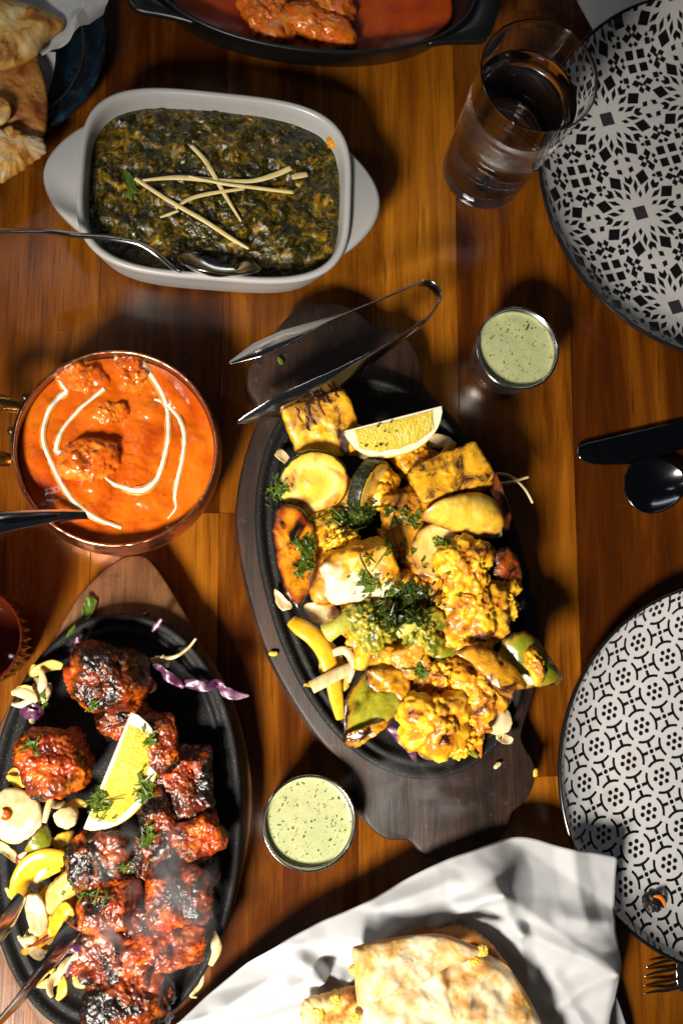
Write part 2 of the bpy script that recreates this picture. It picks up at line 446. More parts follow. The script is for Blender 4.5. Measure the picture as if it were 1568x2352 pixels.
# --- printed plates
def m_plate_star():
    b = MB('star_lattice_print'); L = .0775
    x, y, z = b.xyz(b.vec(rot=(0, 0, R(-18)), scale=(1 / L,) * 3))
    fu = x - (x + .5).floor(); fv = y - (y + .5).floor()          # -0.5..0.5 round a rosette
    au, av = fu.abs(), fv.abs()
    r0 = (fu * fu + fv * fv).sqrt()
    cu, cv = .5 - au, .5 - av                                       # towards the middle of a cell
    r1 = (cu * cu + cv * cv).sqrt()
    em = (cu * cu + av * av).sqrt().min((au * au + cv * cv).sqrt()) # distance to the middle of an edge
    hi, lo = au.max(av), au.min(av)
    th = b.math('ARCTAN2', lo, hi)                                  # 0..45 degrees
    def dia(r, deg, hr, ht, skew=0.0):                              # pointed bit at radius r and angle deg
        c, s = r * math.cos(R(deg)), r * math.sin(R(deg))
        p = (hi - c) * math.cos(R(deg + skew)) + (lo - s) * math.sin(R(deg + skew)); q = (lo - s) * math.cos(R(deg + skew)) - (hi - c) * math.sin(R(deg + skew))
        return (p.abs() / (hr * 1.05) + q.abs() / (ht * 1.05)) < 1.0
    def sqr(x0, y0, h):
        return ((cu.min(cv) - y0).abs() < h) * ((cu.max(cv) - x0).abs() < h)
    def cdia(x0, y0, hx, hy):
        return ((cu.max(cv) - x0).abs() / (hx * 1.05) + (cu.min(cv) - y0).abs() / (hy * 1.05)) < 1.0
    blk = dia(.195, 20, .042, .022)
    for args in ((.275, 10, .070, .024, 6), (.275, 34, .070, .024, -6), (.345, 3, .050, .026, 14), (.375, 23, .085, .068, 4), (.350, 42, .052, .026, -14), (.452, 8, .040, .030, 30)): blk = blk.max(dia(*args))
    for args in ((.064, .064, .044), (.168, .168, .030)): blk = blk.max(sqr(*args))
    for args in ((.155, .030, .026, .030), (.120, .150, .020, .030), (.215, .070, .040, .052), (.235, .018, .026, .022), (.29, .035, .040, .034), (.225, .165, .026, .022)): blk = blk.max(cdia(*args))
    wht = 1.0 - blk.clamp()
    sq = (au < .066) * (av < .066)
    wht = wht * (1.0 - sq)
    rad = b.attr('rad')
    edge = rad > .985
    wht = wht * (1.0 - edge)
    tone = b.noise(30, 4, .6)
    col = b.mix(wht, b.mix(sq, (.007, .007, .008), (.030, .029, .034)), b.mix(tone, (.46, .45, .45), (.53, .52, .515)))
    return b.done(col, b.math('MULTIPLY_ADD', tone, .2, .16), normal=b.bump(tone, .04, .001), spec=.5)
M['plate_star'] = m_plate_star()
def m_plate_dots():
    b = MB('dotted_circle_print'); L = .0262
    x, y, z = b.xyz(b.vec(rot=(0, 0, R(24)), scale=(1 / L,) * 3, loc=(.42, .18, 0)))
    fu = x - (x + .5).floor(); fv = y - (y + .5).floor(); au, av = fu.abs(), fv.abs()
    r0 = (fu * fu + fv * fv).sqrt(); cu, cv = .5 - au, .5 - av
    blk = ((r0 - .425).abs() < .036) * ((au.min(av)) > .075)                    # ring broken where circles touch
    blk = blk.max(r0 < .066)
    ang = b.math('ARCTAN2', fv, fu); s = ang * (6 / (2 * math.pi)) + .25; t = (s - (s + .5).floor()) * (2 * math.pi / 6)
    dx = r0 * b.math('COSINE', t) - .185; dy = r0 * b.math('SINE', t)
    blk = blk.max((dx * dx + dy * dy).sqrt() < .062)
    r1 = (cu * cu + cv * cv).sqrt()
    blk = blk.max(r1 < .062)
    blk = blk.max(((cu - cv).abs() < .062) * (r1 > .105) * (r0 > .42))            # stems on the diagonals
    rad = b.attr('rad'); blk = blk.max(rad > .985)
    tone = b.noise(30, 4, .6); smear = b.noise(18, 4, .7).step(.66, .12)
    col = b.mix(blk.clamp(), b.mix(smear * .3, b.mix(tone, (.50, .50, .51), (.57, .565, .575)), (.42, .30, .18)), (.007, .007, .008))
    return b.done(col, b.math('MULTIPLY_ADD', tone, .2, .14), normal=b.bump(tone, .04, .001), spec=.5)
M['plate_dots'] = m_plate_dots()
# --- food
def m_spinach():
    b = MB('spinach_curry'); v = b.vec()
    h = b.attr('cell')
    a = b.noise(115, 5, .68, 1.0, v); c = b.noise(330, 4, .7, .6, v); g = b.noise(45, 3, .6, .4, v)
    col = b.ramp(a * .55 + c * .25 + g * .2 , [(.38, (.002, .003, .0006)), (.48, (.020, .018, .001)), (.54, (.095, .062, .002)), (.60, (.29, .155, .005)), (.69, (.56, .32, .016))])
    n = b.bump(c, .5, .0010, b.bump(a, .5, .0020))
    return b.done(col, b.math('MULTIPLY_ADD', c, .26, .06), normal=n, spec=.5, coat=.15, coatr=.05)
M['spinach'] = m_spinach()
def m_sauce(name, deep, mid, light, specks=True, rough=.20, sss=.25, coat=.25):
    b = MB(name); v = b.vec(); g = b.noise(32, 4, .6, .5, v); f = b.noise(240, 4, .6, 0, v)
    col = b.ramp(g, [(.3, deep), (.5, mid), (.72, light)])
    if specks:
        s = b.voronoi(150, 'F1', v).step(.07, .05); col = b.mix(s, tuple(q * .25 for q in deep), col)
        s2 = b.voronoi(260, 'F1', b.vec(loc=(3, 1, 0))).step(.09, .06); col = b.mix(s2, light, col)
    return b.done(col, rough, normal=b.bump(f, .22, .0006, b.bump(g, .25, .002)), sss=sss, ssr=(.006, .0022, .0008), spec=.5, coat=coat, coatr=.06)
M['sauce'] = m_sauce('tomato_cream_sauce', (.38, .040, .002), (.58, .100, .0035), (.70, .16, .0065))
M['sauce_red'] = m_sauce('red_curry_sauce', (.20, .018, .002), (.34, .036, .003), (.46, .070, .005), False, .34, .2, 0.0)
M['cream_bleed'] = MB('cream_bleed').done((.74, .27, .035), .25, sss=.3, ssr=(.004, .002, .001))
M['cream'] = MB('fresh_cream').done((.86, .80, .68), .3, sss=.3, ssr=(.003, .002, .001))
def m_char(name, stops, char=(.010, .005, .003), cthr=.60, cscale=50, rough=.34, fine=300, bstr=.6, sss=.15, ssr=(.004, .002, .001), topchar=0.0, coat=.2, edge=None, green=0.0, edgecol=None, fib=0.0, boff=.07):
    """cooked food: colours by noise, charred blotches, optional charred edge (attribute rho)"""
    b = MB(name); a = b.noise(75, 5, .62, .5); f = b.noise(fine, 4, .65, .2); c = b.noise(cscale, 5, .62, .7)
    col = b.ramp(a * .7 + f * .3, stops)
    if fib:
        fb = b.noise(330, 3, .6, .3, b.vec(scale=(1, .10, 1), rot=(0, 0, .5), rnd=True)); col = b.mix(fb.step(.5, .3) * fib, col, tuple(q * .62 for q in stops[0][1])); f = f * .5 + fb * .7
    if green: col = b.mix(b.noise(520, 3, .6).step(.69, .05) * green, col, (.05, .085, .010))
    br = c.step(cthr - boff, .12); col = b.mix(br * .8, col, tuple(q * .35 + w for q, w in zip(stops[0][1], (.035, .010, .001))))
    bl = c.step(cthr + .02, .07); col = b.mix(bl, col, char)
    if edge is not None:
        rho = b.attr('rho') + (c - .5) * .55
        col = b.mix(rho.step(edge - .12, .16) * .75, col, edgecol or (.20, .055, .008)); col = b.mix(rho.step(edge, .10), col, char)
    n = b.bump(f, bstr, .0010, b.bump(a, bstr * .7, .0018))
    return b.done(col, b.math('MULTIPLY_ADD', f, .3, rough - .12), normal=n, sss=sss, ssr=ssr, spec=.5, coat=coat, coatr=.12)
M['tikka'] = m_char('tandoori_chicken', [(.37, (.17, .010, .002)), (.47, (.48, .048, .003)), (.57, (.76, .16, .007)), (.70, (.87, .36, .042))], (.008, .003, .002), .545, 50, .28, 330, .55, coat=.15, boff=.10)
M['tikka_dark'] = m_char('blackened_tandoori_chicken', [(.37, (.17, .010, .002)), (.47, (.48, .048, .003)), (.57, (.76, .16, .007)), (.70, (.87, .36, .042))], (.008, .003, .002), .485, 44, .28, 330, .55, coat=.15, boff=.11)
M['chicken'] = m_char('sauced_chicken', [(.3, (.46, .060, .003)), (.5, (.64, .125, .006)), (.7, (.80, .33, .03))], (.10, .016, .003), .66, 60, .18, 160, .3, sss=.3, coat=.4)
M['chicken_red'] = m_char('curry_chicken', [(.3, (.50, .06, .004)), (.5, (.68, .15, .010)), (.7, (.82, .36, .06))], (.05, .012, .004), .72, 60, .22, 200, .4, sss=.3, coat=.4)
M['paneer'] = m_char('grilled_paneer', [(.3, (.68, .27, .006)), (.5, (.82, .41, .011)), (.7, (.87, .53, .035))], (.035, .010, .003), .565, 70, .38, 380, .35, sss=.25)
M['paneer_brown'] = m_char('spiced_paneer', [(.3, (.50, .17, .008)), (.5, (.66, .27, .012)), (.7, (.76, .38, .025))], (.04, .014, .004), .60, 70, .42, 380, .4, green=.6)
def m_paneer_white():
    b = MB('cut_white_paneer'); g = b.noise(70, 4, .6, .5); f = b.noise(420, 4, .6)
    x, y, z = b.xyz()
    cut = (y * -60.0 + x * -14.0 + (g - .5) * 3.2).step(.30, .35)
    c2 = b.noise(60, 4, .6, .6)
    col = b.ramp(g, [(.3, (.62, .22, .006)), (.55, (.80, .38, .014)), (.8, (.85, .55, .09))])
    col = b.mix(c2.step(.55, .14) * .8, col, (.40, .12, .008))
    col = b.mix(cut, col, b.mix(f, (.62, .52, .32), (.72, .66, .50)))
    return b.done(col, .4, normal=b.bump(f, .35, .0008, b.bump(g, .3, .002)), sss=.25, ssr=(.004, .003, .002), spec=.5)
M['paneer_white'] = m_paneer_white()
def m_cauli(name, lo, mid, hi, charamt=.66):
    b = MB(name); g = b.noise(65, 4, .6, .4); f = b.noise(480, 3, .6); c = b.noise(60, 4, .6, .5); cell = b.attr('cell')
    col = b.ramp(g * .5 + f * .2 + cell * .25, [(.22, lo), (.45, mid), (.68, hi)])
    col = b.mix(c.step(charamt - .05, .1) * .8, col, (.36, .10, .010)); col = b.mix(c.step(charamt + .045, .05), col, (.05, .012, .004))
    return b.done(col, .36, normal=b.bump(f, .4, .0008, b.bump(g, .3, .0012)), sss=.3, ssr=(.004, .0025, .001), spec=.45, coat=.15)
M['cauli'] = m_cauli('turmeric_cauliflower', (.60, .21, .005), (.82, .42, .011), (.88, .58, .050), .585)
M['cauli_brown'] = m_cauli('spiced_cauliflower', (.52, .17, .006), (.75, .35, .012), (.84, .49, .030), .57)
M['broccoli'] = m_cauli('roasted_broccoli', (.10, .115, .008), (.27, .235, .015), (.56, .42, .04), .74)
M['broccoli_stalk'] = m_char('broccoli_stalk', [(.3, (.30, .30, .03)), (.5, (.46, .44, .06)), (.7, (.66, .60, .20))], cthr=.75, sss=.3)
M['green_pepper'] = m_char('green_pepper', [(.3, (.10, .135, .008)), (.5, (.20, .22, .012)), (.7, (.36, .33, .022))], (.018, .008, .003), .68, 55, .24, 260, .18, edge=.93, coat=.4, edgecol=(.34, .17, .012))
M['green_pepper_burnt'] = m_char('burnt_green_pepper', [(.3, (.16, .18, .010)), (.5, (.27, .26, .014)), (.7, (.46, .36, .025))], (.025, .009, .003), .64, 60, .26, 260, .3, edge=.90, coat=.4, edgecol=(.42, .19, .012))
M['yellow_pepper'] = m_char('yellow_pepper', [(.3, (.66, .33, .012)), (.5, (.78, .46, .02)), (.7, (.84, .60, .06))], cthr=.74, rough=.2, bstr=.12, sss=.25, coat=.5)
M['orange_pepper'] = m_char('charred_orange_pepper', [(.3, (.62, .14, .006)), (.5, (.76, .27, .010)), (.7, (.82, .40, .02))], (.010, .006, .005), .555, 50, .22, 260, .3, edge=.92, coat=.5, edgecol=(.30, .035, .005))
M['striped_pepper'] = m_char('blistered_yellow_pepper', [(.3, (.52, .20, .012)), (.5, (.66, .31, .016)), (.7, (.76, .44, .03))], (.022, .007, .004), .575, 75, .24, 260, .25, edge=.96, coat=.5)
M['red_pepper'] = m_char('burnt_red_pepper', [(.3, (.16, .022, .003)), (.5, (.32, .06, .005)), (.7, (.56, .17, .012))], (.012, .006, .004), .53, 80, .32, 260, .8, edge=.9, coat=.4)
M['onion'] = m_char('fried_onion', [(.3, (.58, .38, .13)), (.5, (.68, .54, .28)), (.7, (.76, .66, .46))], (.20, .05, .006), .66, 45, .26, 260, .2, sss=.4, ssr=(.006, .005, .003), fib=.45, coat=.3)
M['onion_yellow'] = m_char('turmeric_onion', [(.3, (.66, .36, .018)), (.5, (.78, .50, .045)), (.7, (.84, .66, .20))], (.06, .016, .005), .70, 45, .26, 260, .2, sss=.35, ssr=(.006, .004, .002), edge=1.0, fib=.45, coat=.3)
M['onion_charred'] = m_char('charred_onion_petal', [(.3, (.74, .46, .04)), (.5, (.82, .62, .18)), (.7, (.86, .76, .48))], (.03, .010, .005), .72, 45, .26, 260, .2, sss=.35, ssr=(.006, .004, .002), edge=.95, fib=.45, coat=.3, edgecol=(.55, .20, .02))
M['cabbage'] = m_char('red_cabbage', [(.3, (.035, .006, .028)), (.5, (.10, .025, .075)), (.66, (.36, .22, .32))], cthr=.85, rough=.25, sss=.2, coat=.3)
M['carrot'] = m_char('carrot', [(.3, (.62, .13, .008)), (.7, (.76, .22, .015))], cthr=.9, rough=.28, bstr=.15)
def m_courgette():
    b = MB('courgette_flesh'); rho = b.attr('rho'); x, y, z = b.xyz(); g = b.noise(60, 4, .6, .5); f = b.noise(420, 3, .6)
    seeds = b.voronoi(230).step(.34, .25)
    col = b.ramp(rho + (g - .5) * .35, [(.1, (.78, .48, .05)), (.42, (.82, .52, .06)), (.55, (.84, .66, .22)), (.9, (.80, .50, .045))])
    col = b.mix((1.0 - seeds) * (rho < .55) * .4, col, (.62, .40, .05))
    br = b.noise(55, 4, .6, .6); col = b.mix(br.step(.53, .14) * .85, col, (.46, .15, .010)); col = b.mix(br.step(.63, .06), col, (.05, .015, .005))
    return b.done(col, .28, normal=b.bump(f, .3, .0006, b.bump(g, .3, .0012)), sss=.35, ssr=(.005, .004, .002), coat=.35)
M['courgette'] = m_courgette()
def m_cskin():
    b = MB('courgette_skin'); g = b.voronoi(700).step(.25, .2); return b.done(b.mix(g, (.11, .10, .012), (.010, .014, .005)), .35, normal=b.bump(b.noise(500), .4, .0006), coat=.2)
M['courgette_skin'] = m_cskin()
def m_lemon_flesh():
    b = MB('lemon_flesh'); cv_ = b.node('ShaderNodeCombineXYZ'); b.put(cv_.inputs[0], b.attr('tt') * 1.0); b.put(cv_.inputs[1], b.attr('uu') * .22); b.put(cv_.inputs[2], b.rand() * 9.0)
    g = b.noise(26, 4, .6, .5, cv_.outputs[0]); f = b.noise(60, 3)
    col = b.ramp(g * .6 + f * .4, [(.3, (.70, .37, .012)), (.5, (.82, .54, .045)), (.7, (.87, .70, .24))])
    return b.done(col, .16, normal=b.bump(g, .8, .0016), sss=.5, ssr=(.008, .006, .002), coat=.5, coatr=.05)
M['lemon'] = m_lemon_flesh()
M['pith'] = m_char('lemon_pith', [(.3, (.76, .68, .42)), (.7, (.84, .79, .62))], cthr=.9, rough=.5, bstr=.2, sss=.3, ssr=(.004, .003, .002), coat=.05)
def m_rind():
    b = MB('lemon_rind'); d = b.voronoi(520, 'SMOOTH_F1'); g = b.noise(50)
    return b.done(b.mix(g, (.62, .36, .008), (.76, .50, .018)), .3, normal=b.bump(d, .5, .0008), sss=.2, coat=.25)
M['rind'] = m_rind()
def m_herb(name, lo, hi):
    b = MB(name); g = b.noise(160, 4, .6)
    pr = b.node('ShaderNodeBsdfPrincipled'); b.put(pr.inputs['Base Color'], b.mix(g, lo, hi)); pr.inputs['Roughness'].default_value = .38
    tr = b.node('ShaderNodeBsdfTranslucent'); b.put(tr.inputs[0], b.mix(g, lo, hi))
    mx = b.node('ShaderNodeMixShader'); mx.inputs[0].default_value = .3
    b.t.links.new(pr.outputs[0], mx.inputs[1]); b.t.links.new(tr.outputs[0], mx.inputs[2]); b.t.links.new(mx.outputs[0], b.out.inputs[0])
    return b.m
M['herb'] = m_herb('coriander_leaf', (.030, .075, .006), (.17, .25, .018)); M['herb_dark'] = m_herb('cooked_coriander', (.014, .036, .005), (.085, .125, .012))
def m_chutney():
    b = MB('green_chutney'); v = b.vec(rnd=True)
    f = b.noise(50, 4, .6, .4, v); big = b.noise(46, 2, .5, 0, b.vec(rnd=True))
    s1 = b.voronoi(270, 'F1', v) + (b.noise(120, 2) - .5) * .30; s2 = b.voronoi(640, 'F1', b.vec(loc=(2, 5, 0), rnd=True))
    col = b.mix(f, (.36, .38, .18), (.44, .46, .25))
    col = b.mix((s2 < .20) * .75, col, (.14, .17, .04)); col = b.mix((s1 < .15), col, (.045, .062, .012))
    n = b.bump((s1 < .15), .4, .0003, b.bump(f, .12, .001))
    return b.done(col, .24, normal=n, sss=.25, ssr=(.003, .003, .0015), coat=.2)
M['chutney'] = m_chutney()
def m_naan(name, pale, gold, brown, thr):
    b = MB(name); g = b.noise(28, 5, .6, .5); f = b.noise(260, 4, .65); bl = b.voronoi(48, 'SMOOTH_F1'); rho = b.attr('rho'); c = b.noise(46, 4, .6, .4)
    col = b.ramp(g * .7 + f * .3, [(.35, pale), (.52, tuple(q * .96 for q in pale)), (.68, gold)])
    col = b.mix(c.step(thr, .14) * .85, col, gold); col = b.mix(c.step(thr + .10, .10) * .9, col, brown); col = b.mix(c.step(thr + .21, .06), col, (.030, .011, .004))
    col = b.mix((rho + (g - .5) * .5).step(.97, .16) * .7, col, gold)
    return b.done(col, .55, normal=b.bump(f, .4, .0010, b.bump(bl, .55, .004)), sss=.15, ssr=(.004, .003, .002), spec=.35)
M['naan'] = m_naan('naan_bread', (.66, .55, .36), (.60, .29, .035), (.32, .10, .012), .51)
M['naan_gold'] = m_naan('buttered_naan', (.78, .60, .30), (.66, .31, .03), (.24, .065, .010), .50)
M['crust'] = m_naan('naan_crust', (.46, .22, .06), (.38, .13, .02), (.20, .05, .01), .5)
M['ginger'] = m_char('ginger_shred', [(.3, (.62, .46, .16)), (.7, (.74, .62, .32))], cthr=.9, rough=.4, bstr=.3, sss=.3)
M['filling'] = m_char('yellow_potato_filling', [(.3, (.66, .36, .02)), (.7, (.80, .54, .08))], cthr=.8, rough=.4, bstr=.8, sss=.2)
M['grill'] = m_char('grill_scorch', [(.3, (.10, .022, .004)), (.7, (.30, .08, .010))], (.02, .007, .003), .50, 200, coat=0)
def m_steam():
    b = MB('steam')
    n = b.noise(38, 3, .55, 1.2, b.vec(scale=(1, 1, .45), rnd=True))
    gx, gy, gz = b.xyz(b.node('ShaderNodeTexCoord').outputs['Generated'])
    r2 = (gx - .5) * (gx - .5) + (gy - .5) * (gy - .5) + (gz - .5) * (gz - .5)
    d = (n - .47).max(0.0) * (1.0 - r2 * 4.0).max(0.0) * 115.0
    v = b.node('ShaderNodeVolumePrincipled'); v.inputs['Color'].default_value = (.9, .9, .92, 1); b.put(v.inputs['Density'], d); v.inputs['Anisotropy'].default_value = .2
    b.t.links.new(v.outputs[0], b.out.inputs['Volume']); return b.m
M['steam'] = m_steam()
def m_blackbit():
    b = MB('burnt_crumb'); return b.done((.012, .008, .007), .5, normal=b.bump(b.noise(300), .6, .001))
M['burnt'] = m_blackbit()

# ================================================================== the table
random.seed(5)
tb = structure(mesh_obj('table_top', [(x, y, z) for z in (-.034, -.0125) for x, y in ((-.75, -.75), (1.0, -.75), (1.0, 1.05), (-.75, 1.05))],
               [(0, 1, 2, 3), (4, 5, 6, 7), (0, 1, 5, 4), (1, 2, 6, 5), (2, 3, 7, 6), (3, 0, 4, 7)], M['board_brown'], smooth=False))
def plank(x0, x1, y0, y1):
    e = .00025; g = .00010; zs = random.uniform(-.0001, 0)
    out = [(x0 + g, y0 + g), (x1 - g, y0 + g), (x1 - g, y1 - g), (x0 + g, y1 - g)]
    o = prism('plank', out, -.0122, zs, e, M['table'], None, smooth=False)
    o.parent = tb; o.matrix_parent_inverse = Matrix.Translation(-Vector(tb.location))
x = -.74
_jx = {}
col_i = 0
while x < .98:
    w = random.choice((.074, .085, .096)); y = -.74 + random.uniform(-.0, .02)
    cuts = [-.74]
    yy = -.74 + random.uniform(.1, .5)
    while yy < 1.0: cuts.append(yy); yy += random.uniform(.34, .62)
    cuts.append(1.04)
    for a_, b_ in zip(cuts, cuts[1:]):
        if b_ - a_ > .02: plank(x, x + w, a_, b_)
    x += w; col_i += 1

# ================================================================== crockery
def plate(name, pts, zr, depth, mat, rimmat, label, r_over=None):
    cx, cyy, r = circle_fit([Vector(p) for p in pts])
    if r_over: r = r_over
    root = empty(name, (cx, cyy, 0)); tag(root, label, 'plate')
    prof = [(0, .0035), (.30, .0035), (.55, .0037), (.68, .0042), (.78, .0062), (.86, .0100), (.92, .0145), (.96, .0182), (.985, zr - .0012), (.995, zr - .0002), (1.0, zr - .0006)]
    m = 160; fine = []
    for (a, za), (b2, zb) in zip(prof, prof[1:]):
        for k in range(4): fine.append((a + (b2 - a) * k / 4, za + (zb - za) * k / 4))
    fine.append(prof[-1])
    rings = []; rad = []
    for a, z in fine[1:]:
        rings.append([(cx + r * a * math.cos(2 * math.pi * k / m), cyy + r * a * math.sin(2 * math.pi * k / m), z) for k in range(m)]); rad += [a] * m
    loft('well', rings, mat, root, cap0=True, cap1=False, attrs={'rad': rad})
    under = [(1.0, zr - .0006), (1.004, zr - .0018), (1.0, zr - .004), (.965, .0145), (.92, .0105), (.86, .006), (.72, .0012), (.66, .0), (.62, .0), (.60, .002), (.0, .002)]
    rings = [[(cx + r * max(a, .01) * math.cos(2 * math.pi * k / m), cyy + r * max(a, .01) * math.sin(2 * math.pi * k / m), z) for k in range(m)] for a, z in under]
    loft('underside', rings, rimmat, root, cap0=False, cap1=True)
    return root, (cx, cyy, r)
zr = .024
p1, c1 = plate('star_pattern_plate', [V(1239, 360, zr), V(1250, 459, zr), V(1353, 658, zr), V(1568, 803, zr), V(1311, 126, zr), V(1358, 76, zr), V(1466, 2, zr)], zr, .02, M['plate_star'], M['black_glaze'],
               'black and white plate with star lattice print beside the glass of water')
p2, c2 = plate('dot_pattern_plate', [V(1284, 1742, zr), V(1298, 1652, zr), V(1370, 1508, zr), V(1464, 1410, zr), V(1555, 1348, zr), V(1300, 1902, zr), V(1419, 2124, zr), V(1514, 2190, zr), V(1565, 2210, zr)], zr, .02, M['plate_dots'], M['black_glaze'],
               'black and white plate printed with rings of dots beside the paper')

def align_print(mat, c, p, L, deg):
    """move the print so that one of its motifs is centred on the point p of the plate"""
    n = [q for q in mat.node_tree.nodes if q.type == 'MAPPING' and abs(q.inputs[3].default_value[0] - 1 / L) < 1e-3][0]
    x_, y_ = (p.x - c[0]) / L, (p.y - c[1]) / L; a = R(deg)
    n.inputs[1].default_value = (-(x_ * math.cos(a) - y_ * math.sin(a)), -(x_ * math.sin(a) + y_ * math.cos(a)), 0)
align_print(M['plate_star'], c1, S(1602, 530, .005), .0775, -18)
align_print(M['plate_dots'], c2, J(575, 625, .005), .0262, 24)

# white baking dish
dc = S(543, 460, .05); dish = empty('baking_dish', (dc.x, dc.y, 0)); tag(dish, 'off white rectangular baking dish with two ear handles full of spinach curry', 'dish')
da, db, dn, dr = .0905, .0662, 3.6, R(-1.5)
rg = lambda ins, z, n=dn: sellipse(dc, da - ins, db - ins, n, dr, z, 160)
loft('body', [rg(.016, .0), rg(.0115, .0012), rg(.008, .008), rg(.0035, .030), rg(.001, .044), rg(.0, .0475), rg(.0004, .0494), rg(.0018, .0503), rg(.0036, .0497), rg(.0047, .0478), rg(.0055, .043), rg(.0072, .025), rg(.0100, .010), rg(.014, .0055), rg(.022, .0042), rg(.04, .0040)], M['ceramic'], dish)
for side, ext in ((-1, .0262), (1, .0245)):
    pts = []
    for k in range(33):
        t = -1 + 2 * k / 32
        yy = t * .0375; xx = da - .0035 + ext * (math.cos(t * math.pi / 2) ** .82)
        pts.append((xx, yy))
    for k in range(9): pts.append((da - .006, .0375 - .0750 * k / 8))
    w = [(dc.x + side * (px * math.cos(dr)) - py * math.sin(dr), dc.y + side * px * math.sin(dr) + py * math.cos(dr)) for px, py in pts]
    prism('handle', w, .0355, .0445, .0030, M['ceramic'], dish)

# spinach curry
def pool(name, ringfun, z, mat, hfun, nr=60, m=220, label='', cat='curry', edge=.0):
    """surface of a sauce that fills an outline; ringfun(q) -> ring at scale q"""
    rings = []; cells = []
    qs = np.linspace(.01, 1, nr)
    for q in qs: rings.append(ringfun(q))
    v = np.array([p for r_ in rings for p in r_]); RH = np.repeat(qs, len(rings[0]))
    h = hfun(v, RH); v[:, 2] = z + h
    n = len(rings[0]); f = grid_faces(nr, n); f.append(tuple(range(n - 1, -1, -1)))
    # closed underneath, a little lower
    lo = v[-n:].copy(); lo[:, 2] = z - .012; lo[:, :2] = v[:n, :2].mean(0) + (lo[:, :2] - v[:n, :2].mean(0)) * .93
    k0 = len(v); v2 = np.concatenate([v, lo]); f += [((nr - 1) * n + k, (nr - 1) * n + (k + 1) % n, k0 + (k + 1) % n, k0 + k) for k in range(n)]
    f.append(tuple(range(k0, k0 + n)))
    o = mesh_obj(name, v2, f, mat, food=True, attrs={'cell': np.concatenate([h / .004, np.zeros(n)])})
    tag(o, label, cat); return o
def sp_h(v, RH):
    p = v * np.array([1, 1, 0])
    a = fbm(p * 55, 3, 1); b2 = fbm(p * 190 + 5, 4, 2); ridg = 1 - np.abs(fbm(p * 110 + 3, 3, 9))
    x = (v[:, 0] - dc.x) / da; y = (v[:, 1] - dc.y) / db
    big = .0055 * np.exp(-((x + .1) ** 2 / .35 + (y + .05) ** 2 / .25)) + .004 * np.exp(-((x - .55) ** 2 / .1 + (y + .5) ** 2 / .1)) + .004 * np.exp(-((x - .1) ** 2 / .4 + (y - .45) ** 2 / .06))
    big -= .004 * np.exp(-((x - .05) ** 2 / .08 + (y + .72) ** 2 / .03))
    return (big + .0022 * a + .0015 * b2 + .0016 * ridg) * np.clip((1.02 - RH) * 14, .15, 1)
pool('spinach_curry', lambda q: sellipse(dc, (da - .0062) * q, (db - .0062) * q, dn, dr, .03, 260), .0335, M['spinach'], sp_h, 130, 260, 'dark green spinach curry filling the off white baking dish', 'curry')

# black oval dish at the top
bc = V(722, -62, .05); ba, bb = .1175, .0590
bd = empty('oval_dish', (bc.x, bc.y, 0)); tag(bd, 'glossy black oval dish with wing handle and red curry', 'dish')
brg = lambda ins, z: sellipse(bc, ba - ins, bb - ins, 2.1, 0, z, 160)
loft('body', [brg(.03, 0), brg(.024, .001), brg(.012, .014), brg(.004, .034), brg(.0006, .046), brg(0, .0490), brg(.0009, .0503), brg(.0026, .0498), brg(.0045, .046), brg(.0085, .034), brg(.017, .015), brg(.028, .007), brg(.045, .0065)], M['black_glaze'], bd)
for s in (1, -1):
    outer = catmull([(s * a_, b_, 0) for a_, b_ in ((.082, -.0445), (.094, -.0418), (.106, -.0402), (.117, -.0392), (.1235, -.036), (.1300, -.024), (.1345, -.006), (.1345, .006), (.1300, .024), (.1235, .036), (.117, .0392), (.106, .0402), (.094, .0418), (.082, .0445))], 4)
    rings = []
    for i, q in enumerate(outer):
        t_ = i / (len(outer) - 1); y_ = -.0425 + .085 * t_; xi = s * (ba * math.sqrt(1 - (y_ / bb) ** 2) - .0006)
        n_ = Vector((q.x - xi, q.y - y_, 0)); n_ = n_.normalized() * min(.002, n_.length * .4)
        sec = [(xi, y_, .0425), (q.x - n_.x, q.y - n_.y, .0425), (q.x, q.y, .0440), (q.x, q.y, .0466), (q.x - n_.x, q.y - n_.y, .0480), (xi, y_, .0480)]
        rings.append([(bc.x + a_, bc.y + b_, z_) for a_, b_, z_ in sec])
    loft('handle', rings, M['black_glaze'], bd)
def red_h(v, RH):
    p = v * np.array([1, 1, 0]); return .0012 * fbm(p * 45, 3, 3) * np.clip((1.02 - RH) * 8, 0, 1)
pool('red_curry', lambda q: sellipse(bc, (ba - .0128) * q, (bb - .0128) * q, 2.1, 0, .03, 160), .0285, M['sauce_red'], red_h, 40, 160, 'thin dark red curry sauce in the glossy black oval dish', 'curry')
tag(blob('chicken_piece', T(640, 70, .0335), (.034, .050, .018), M['chicken_red'], 2.6, (0, 0, 25), ((22, .16), (60, .06)), 3, .8, seed=21), 'lumpy orange chicken piece pointing down in the red curry', 'chicken')
tag(blob('chicken_piece', T(870, 118, .0350), (.058, .024, .020), M['chicken_red'], 2.6, (0, 0, -22), ((22, .12), (60, .05)), 3, .8, seed=22), 'long bright orange chicken strip lying across the red curry', 'chicken')
tag(blob('chicken_piece', T(900, 15, .0320), (.040, .050, .018), M['chicken_red'], 2.6, (0, 0, 10), ((22, .14), (60, .05)), 3, .8, seed=23), 'chicken piece half sunk in the red curry behind the long strip', 'chicken')

